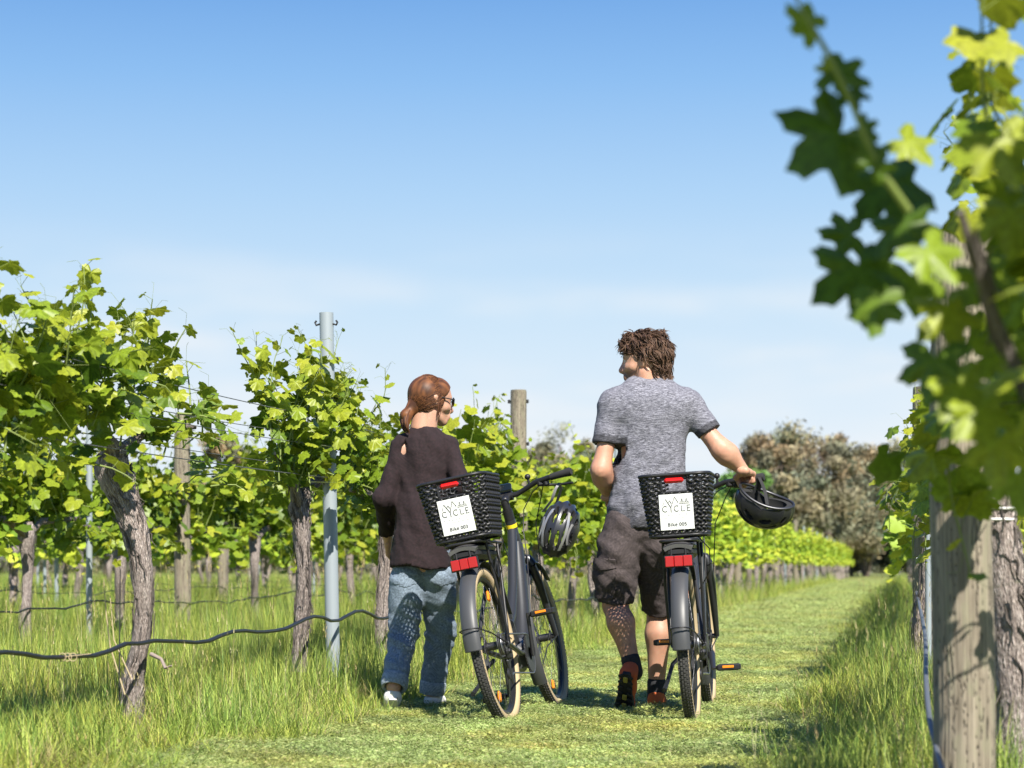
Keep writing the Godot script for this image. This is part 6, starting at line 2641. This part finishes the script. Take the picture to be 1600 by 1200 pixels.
func make_man():
	var px0 := 1000.0
	var d0 := 9.7
	var o := person_root("man in a grey T-shirt and dark shorts, smiling left, walking a bicycle", px0, d0)
	var q := func(px: float, py: float, z := 0.0) -> Vector3:
		return Vector3((px - 800.0) / FPX * (d0 - z) - (px0 - 800.0) / FPX * d0, CAMH + (885.0 - py) / FPX * (d0 - z), z)
	var sh_l: Vector3 = q.call(952, 634, 0.0)
	var sh_r: Vector3 = q.call(1080, 632, -0.01)
	var el_l: Vector3 = q.call(939, 734, 0.04)
	var el_r: Vector3 = q.call(1127, 702, 0.03)
	var wr_l: Vector3 = q.call(952, 777, -0.13)
	var wr_r: Vector3 = q.call(1163, 737, -0.01)
	var hip_l: Vector3 = q.call(968, 850, 0.0)
	var hip_r: Vector3 = q.call(1026, 850, -0.03)
	var kn_l: Vector3 = q.call(961, 945, -0.03)
	var kn_r: Vector3 = q.call(1030, 952, -0.20)
	var chest: Vector3 = q.call(1015, 650, -0.01)
	var waist: Vector3 = q.call(1012, 770, 0.0)
	var pelvis: Vector3 = q.call(998, 836, -0.01)
	var neck: Vector3 = q.call(1012, 596, -0.01)
	var headc: Vector3 = q.call(1009, 563, -0.03)
	var toe_l: Vector3 = q.call(974, 1113, 0.02)
	toe_l.y = 0.0
	var fb := Basis(Vector3.UP, -0.25) * Basis(Vector3.BACK, -0.22) * Basis(Vector3.RIGHT, -0.88)
	var shoe_l := Transform3D(fb, toe_l - fb * Vector3(0, 0.0, -0.24))
	var an_l: Vector3 = shoe_l * Vector3(0, 0.11, -0.028)
	var shoe_r := Transform3D(Basis(Vector3.UP, -0.12), Vector3((q.call(1024, 1100, -0.2) as Vector3).x, 0.0, -0.16))
	var an_r: Vector3 = shoe_r * Vector3(0, 0.10, -0.03)
	var skin := Color(0.50, 0.27, 0.18)
	var calf_l := kn_l.lerp(an_l, 0.33) + Vector3(0, 0.01, 0.03)
	var calf_r := kn_r.lerp(an_r, 0.33) + Vector3(0, 0.01, 0.02)
	var fa_l := el_l.lerp(wr_l, 0.28)
	var fa_r := el_r.lerp(wr_r, 0.28) + Vector3(0, 0.004, 0.0)
	var bones := [[chest, waist, 0.13, 0.12, 0.6], [waist, pelvis, 0.12, 0.11, 0.7], [sh_l + Vector3(0.02, -0.01, 0), sh_r + Vector3(-0.02, -0.01, 0), 0.038, 0.038], [neck + Vector3(0, -0.06, 0.01), headc + Vector3(0, -0.06, 0.03), 0.05, 0.046],
		[sh_l + Vector3(0.016, -0.02, 0), el_l, 0.042, 0.041], [el_l, fa_l, 0.041, 0.044], [fa_l, wr_l, 0.044, 0.027], [sh_r + Vector3(-0.016, -0.02, 0), el_r, 0.044, 0.042], [el_r, fa_r, 0.041, 0.046], [fa_r, wr_r, 0.046, 0.027],
		[hip_l, kn_l, 0.066, 0.052], [kn_l, calf_l, 0.052, 0.058], [calf_l, an_l, 0.057, 0.036], [hip_r, kn_r, 0.066, 0.052], [kn_r, calf_r, 0.052, 0.058], [calf_r, an_r, 0.057, 0.036]]
	var mb := body_surface(bones, 0.011, 75.0)
	var nsk := noise(88, 22.0, 3)
	paint(mb, func(p: Vector3, _n):
		var ruddy := exp(-pow(p.distance_to(el_l) / 0.05, 2.0)) + exp(-pow(p.distance_to(el_r) / 0.05, 2.0)) + exp(-pow(p.distance_to(neck) / 0.06, 2.0))
		var c := skin.lerp(Color(0.50, 0.20, 0.13), 0.35 * ruddy + 0.22 * nsk.get_noise_3dv(p * 0.7)) * (1.0 + 0.16 * nsk.get_noise_3dv(p))
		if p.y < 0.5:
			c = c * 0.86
		return c)
	var hx := Transform3D(Basis(Vector3.UP, deg_to_rad(76.0)) * Basis(Vector3.RIGHT, -0.06), headc).scaled_local(Vector3(0.99, 1.03, 0.99))
	var hd := head_surface(true)
	move(hd, hx)
	mb.join(hd)
	for h in [hand_surface(Transform3D(limb_frame(Vector3(0.30, -0.10, -1.0), Vector3(0.1, 1, -0.1)), wr_r), 1.0, [1.15, 1.35, 0.9], 0.9), hand_surface(Transform3D(limb_frame(Vector3(0.35, 0.05, -1.0), Vector3.UP), wr_l), -1.0, [1.1, 1.3, 0.9], 0.8)]:
		h.c.fill(skin)
		mb.join(h)
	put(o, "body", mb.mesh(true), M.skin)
	eyes(o, hx)
	var wb := MB.new()
	wb.lathe(Transform3D(limb_frame(wr_l - el_l, Vector3.UP) * Basis(Vector3.RIGHT, PI / 2), el_l.lerp(wr_l, 0.93)), [Vector2(0.029, -0.012), Vector2(0.032, -0.011), Vector2(0.032, 0.011), Vector2(0.029, 0.012)], 20)
	build(wb, "wristband", M.strap, o)
	# T-shirt
	var ns := noise(91, 6.0, 3)
	var hem: Vector3 = q.call(1005, 826, 0.0)
	var cuffs := [cut_along(sh_l, el_l, 0.60), cut_along(sh_r, el_r, 0.62)]
	var neck_c: Vector3 = q.call(1012, 581, -0.035)
	bones = [[chest + Vector3(-0.06, 0.03, 0.012), chest + Vector3(0.06, 0.03, 0.012), 0.122, 0.122, 0.85], [chest + Vector3(0, -0.02, 0.005), waist, 0.176, 0.162, 0.64], [waist, pelvis + Vector3(0.012, -0.06, 0.0), 0.163, 0.166, 0.70], [sh_l + Vector3(0.03, 0.005, 0.0), sh_r + Vector3(-0.03, 0.005, 0.0), 0.070, 0.070], [neck + Vector3(-0.055, -0.032, 0.005), neck + Vector3(0.055, -0.032, 0.0), 0.056, 0.056],
		[sh_l + Vector3(0.012, 0, 0), sh_l.lerp(el_l, 0.72), 0.058, 0.057], [sh_r + Vector3(-0.010, 0, 0), sh_r.lerp(el_r, 0.74), 0.060, 0.058]]
	mb = body_surface(bones, 0.0085, 65.0, func(p: Vector3, f: float) -> float:
		if absf(p.x - hem.x) < 0.24:
			f = maxf(f, hem.y + 0.008 * sin(p.x * 14.0) - p.y)
		for c in cuffs:
			if p.distance_to(c[0]) < 0.11:
				f = maxf(f, (p - c[0]).dot(c[1]))
		return maxf(f, 0.073 - Vector3(p.x - neck_c.x, (p.y - neck_c.y) * 1.0, p.z - neck_c.z).length()))
	crease(mb, func(p: Vector3) -> float:
		var low := smoothstep(1.3, 1.0, p.y)
		return (0.006 + 0.014 * low) * ns.get_noise_3d(p.x * 1.3 - p.y * 0.9, p.y * 0.7 + p.x * 0.5, p.z) + 0.003 * ns.get_noise_3d(p.x * 2.5 + p.y * 2.0, p.y * 2.0, p.z * 2.0))
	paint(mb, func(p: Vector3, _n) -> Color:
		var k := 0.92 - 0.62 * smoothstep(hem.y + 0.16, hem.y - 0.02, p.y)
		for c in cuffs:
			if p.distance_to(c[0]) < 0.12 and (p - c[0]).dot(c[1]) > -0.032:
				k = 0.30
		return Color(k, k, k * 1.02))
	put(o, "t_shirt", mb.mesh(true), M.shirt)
	# cargo shorts
	var nj := noise(93, 6.0, 3)
	var cut_l := cut_along(hip_l, kn_l, 0.97)
	var cut_r := cut_along(hip_r, kn_r, 0.99)
	bones = [[pelvis + Vector3(-0.06, 0.05, 0.01), pelvis + Vector3(0.06, 0.05, 0.01), 0.100, 0.100, 0.98], [hip_l + Vector3(-0.004, -0.01, 0.01), hip_l.lerp(kn_l, 0.5) + Vector3(-0.004, 0, 0), 0.098, 0.092], [hip_l.lerp(kn_l, 0.5) + Vector3(-0.004, 0, 0), kn_l + Vector3(0, -0.05, 0.0), 0.092, 0.080], [hip_r + Vector3(0.006, -0.01, 0.01), hip_r.lerp(kn_r, 0.5), 0.098, 0.088], [hip_r.lerp(kn_r, 0.5), kn_r + Vector3(0, -0.05, -0.01), 0.088, 0.076]]
	mb = body_surface(bones, 0.0095, 75.0, func(p: Vector3, f: float) -> float:
		if p.x < (hip_l.x + hip_r.x) * 0.5:
			f = maxf(f, (p - cut_l[0]).dot(cut_l[1]))
		else:
			f = maxf(f, (p - cut_r[0]).dot(cut_r[1]))
		return f)
	crease(mb, func(p: Vector3) -> float: return 0.011 * nj.get_noise_3d(p.x * 0.7, p.y * 2.2 + p.x * 1.5, p.z * 0.8) + 0.007 * nj.get_noise_3d(p.x * 1.8 - p.y, p.y * 1.1 + 4.0, p.z * 2.0))
	put(o, "shorts", mb.mesh(true), M.shorts)
	var pk: Vector3 = q.call(943, 905, 0.0)
	var pocket := patch(mb, func(p: Vector3, n: Vector3) -> bool: return n.x < 0.35 and p.x < pk.x + 0.055 and p.z > -0.06 and p.z < 0.115 and absf(p.y - pk.y) < 0.095, 0.009)
	pocket.orient()
	put(o, "cargo_pocket", pocket.mesh(true), M.shorts)
	var flap := patch(mb, func(p: Vector3, n: Vector3) -> bool: return n.x < 0.35 and p.x < pk.x + 0.06 and p.z > -0.065 and p.z < 0.12 and absf(p.y - pk.y - 0.07) < 0.03, 0.014)
	flap.orient()
	put(o, "pocket_flap", flap.mesh(true), M.shorts)
	for e in [[kn_l, calf_l, an_l], [kn_r, calf_r, an_r]]:
		mb = body_surface([[e[1].lerp(e[2], 0.86), e[2] + (e[2] - e[1]).normalized() * 0.03, 0.044, 0.042]], 0.006, 100.0)
		build(mb, "sock", M.sock, o)
	shoe(o, "running_shoe", shoe_l, M.shoe_dark, M.sole, true, false)
	shoe(o, "running_shoe", shoe_r, M.shoe, M.sole, true, false)
	# hair: a rough cap and many wavy locks
	var rng := RandomNumberGenerator.new()
	rng.seed = 31
	var nh := noise(95, 38.0, 2)
	var cap := body_surface([[Vector3(0, 0.040, 0.034), Vector3(0, 0.050, -0.032), 0.084, 0.077], [Vector3(0, -0.01, 0.045), Vector3(0, -0.068, 0.060), 0.066, 0.048]], 0.006, 100.0, func(p: Vector3, f: float) -> float:
		f = maxf(f, (-p.z - 0.058 - 0.7 * p.y) * 0.8) if p.y < 0.07 else f
		if absf(p.x) > 0.04:
			f = maxf(f, (-p.z + 0.020 - 0.35 * (p.y + 0.01)) * 0.9) if p.y < 0.018 else f
		return f)
	crease(cap, func(p: Vector3) -> float: return 0.013 * nh.get_noise_3dv(p * 0.5))
	paint(cap, func(p: Vector3, _n) -> Color: return Color(0.038, 0.020, 0.013).lerp(Color(0.12, 0.062, 0.038), clampf(0.4 + 1.1 * nh.get_noise_3dv(p), 0, 1)))
	var hair := MB.new()
	var swirl := noise(97, 22.0, 2)
	for i in 3600:
		var k := rng.randi() % cap.v.size()
		var p: Vector3 = cap.v[k]
		var n0: Vector3 = cap.n[k]
		if n0.y < -0.5 or p.z < -0.085 and p.y < 0.03:
			continue
		var flow := Vector3(0.25 * signf(p.x), -0.9 + 0.9 * smoothstep(0.05, 0.12, p.y), 0.45)
		if p.z < -0.045:
			flow = Vector3(0.35 * signf(p.x), 0.1, -0.5)
		flow += Vector3(swirl.get_noise_3dv(p), swirl.get_noise_3dv(p + Vector3(3, 0, 0)), swirl.get_noise_3dv(p + Vector3(0, 5, 0))) * 1.0
		flow = (flow - n0 * flow.dot(n0)).normalized()
		var l := rng.randf_range(0.032, 0.055)
		var wav := n0.cross(flow)
		var bend := 0.010 * swirl.get_noise_3dv(p * 1.7 + Vector3(8, 8, 8))
		var pts := []
		for t in 6:
			var u := t / 5.0
			pts.append(p + flow * l * u + n0 * (0.001 + 0.006 * sin(u * 2.9) - 0.004 * u * u) + wav * (bend * sin(u * 5.0) + 0.002 * rng.randfn()))
		lock(hair, pts, rng.randf_range(0.0011, 0.0025), Color(0.045, 0.025, 0.016).lerp(Color(0.17, 0.10, 0.064), pow(rng.randf(), 1.5)))
	cap.join(hair)
	move(cap, hx)
	cap.orient()
	put(o, "hair", cap.mesh(true), M.hair)
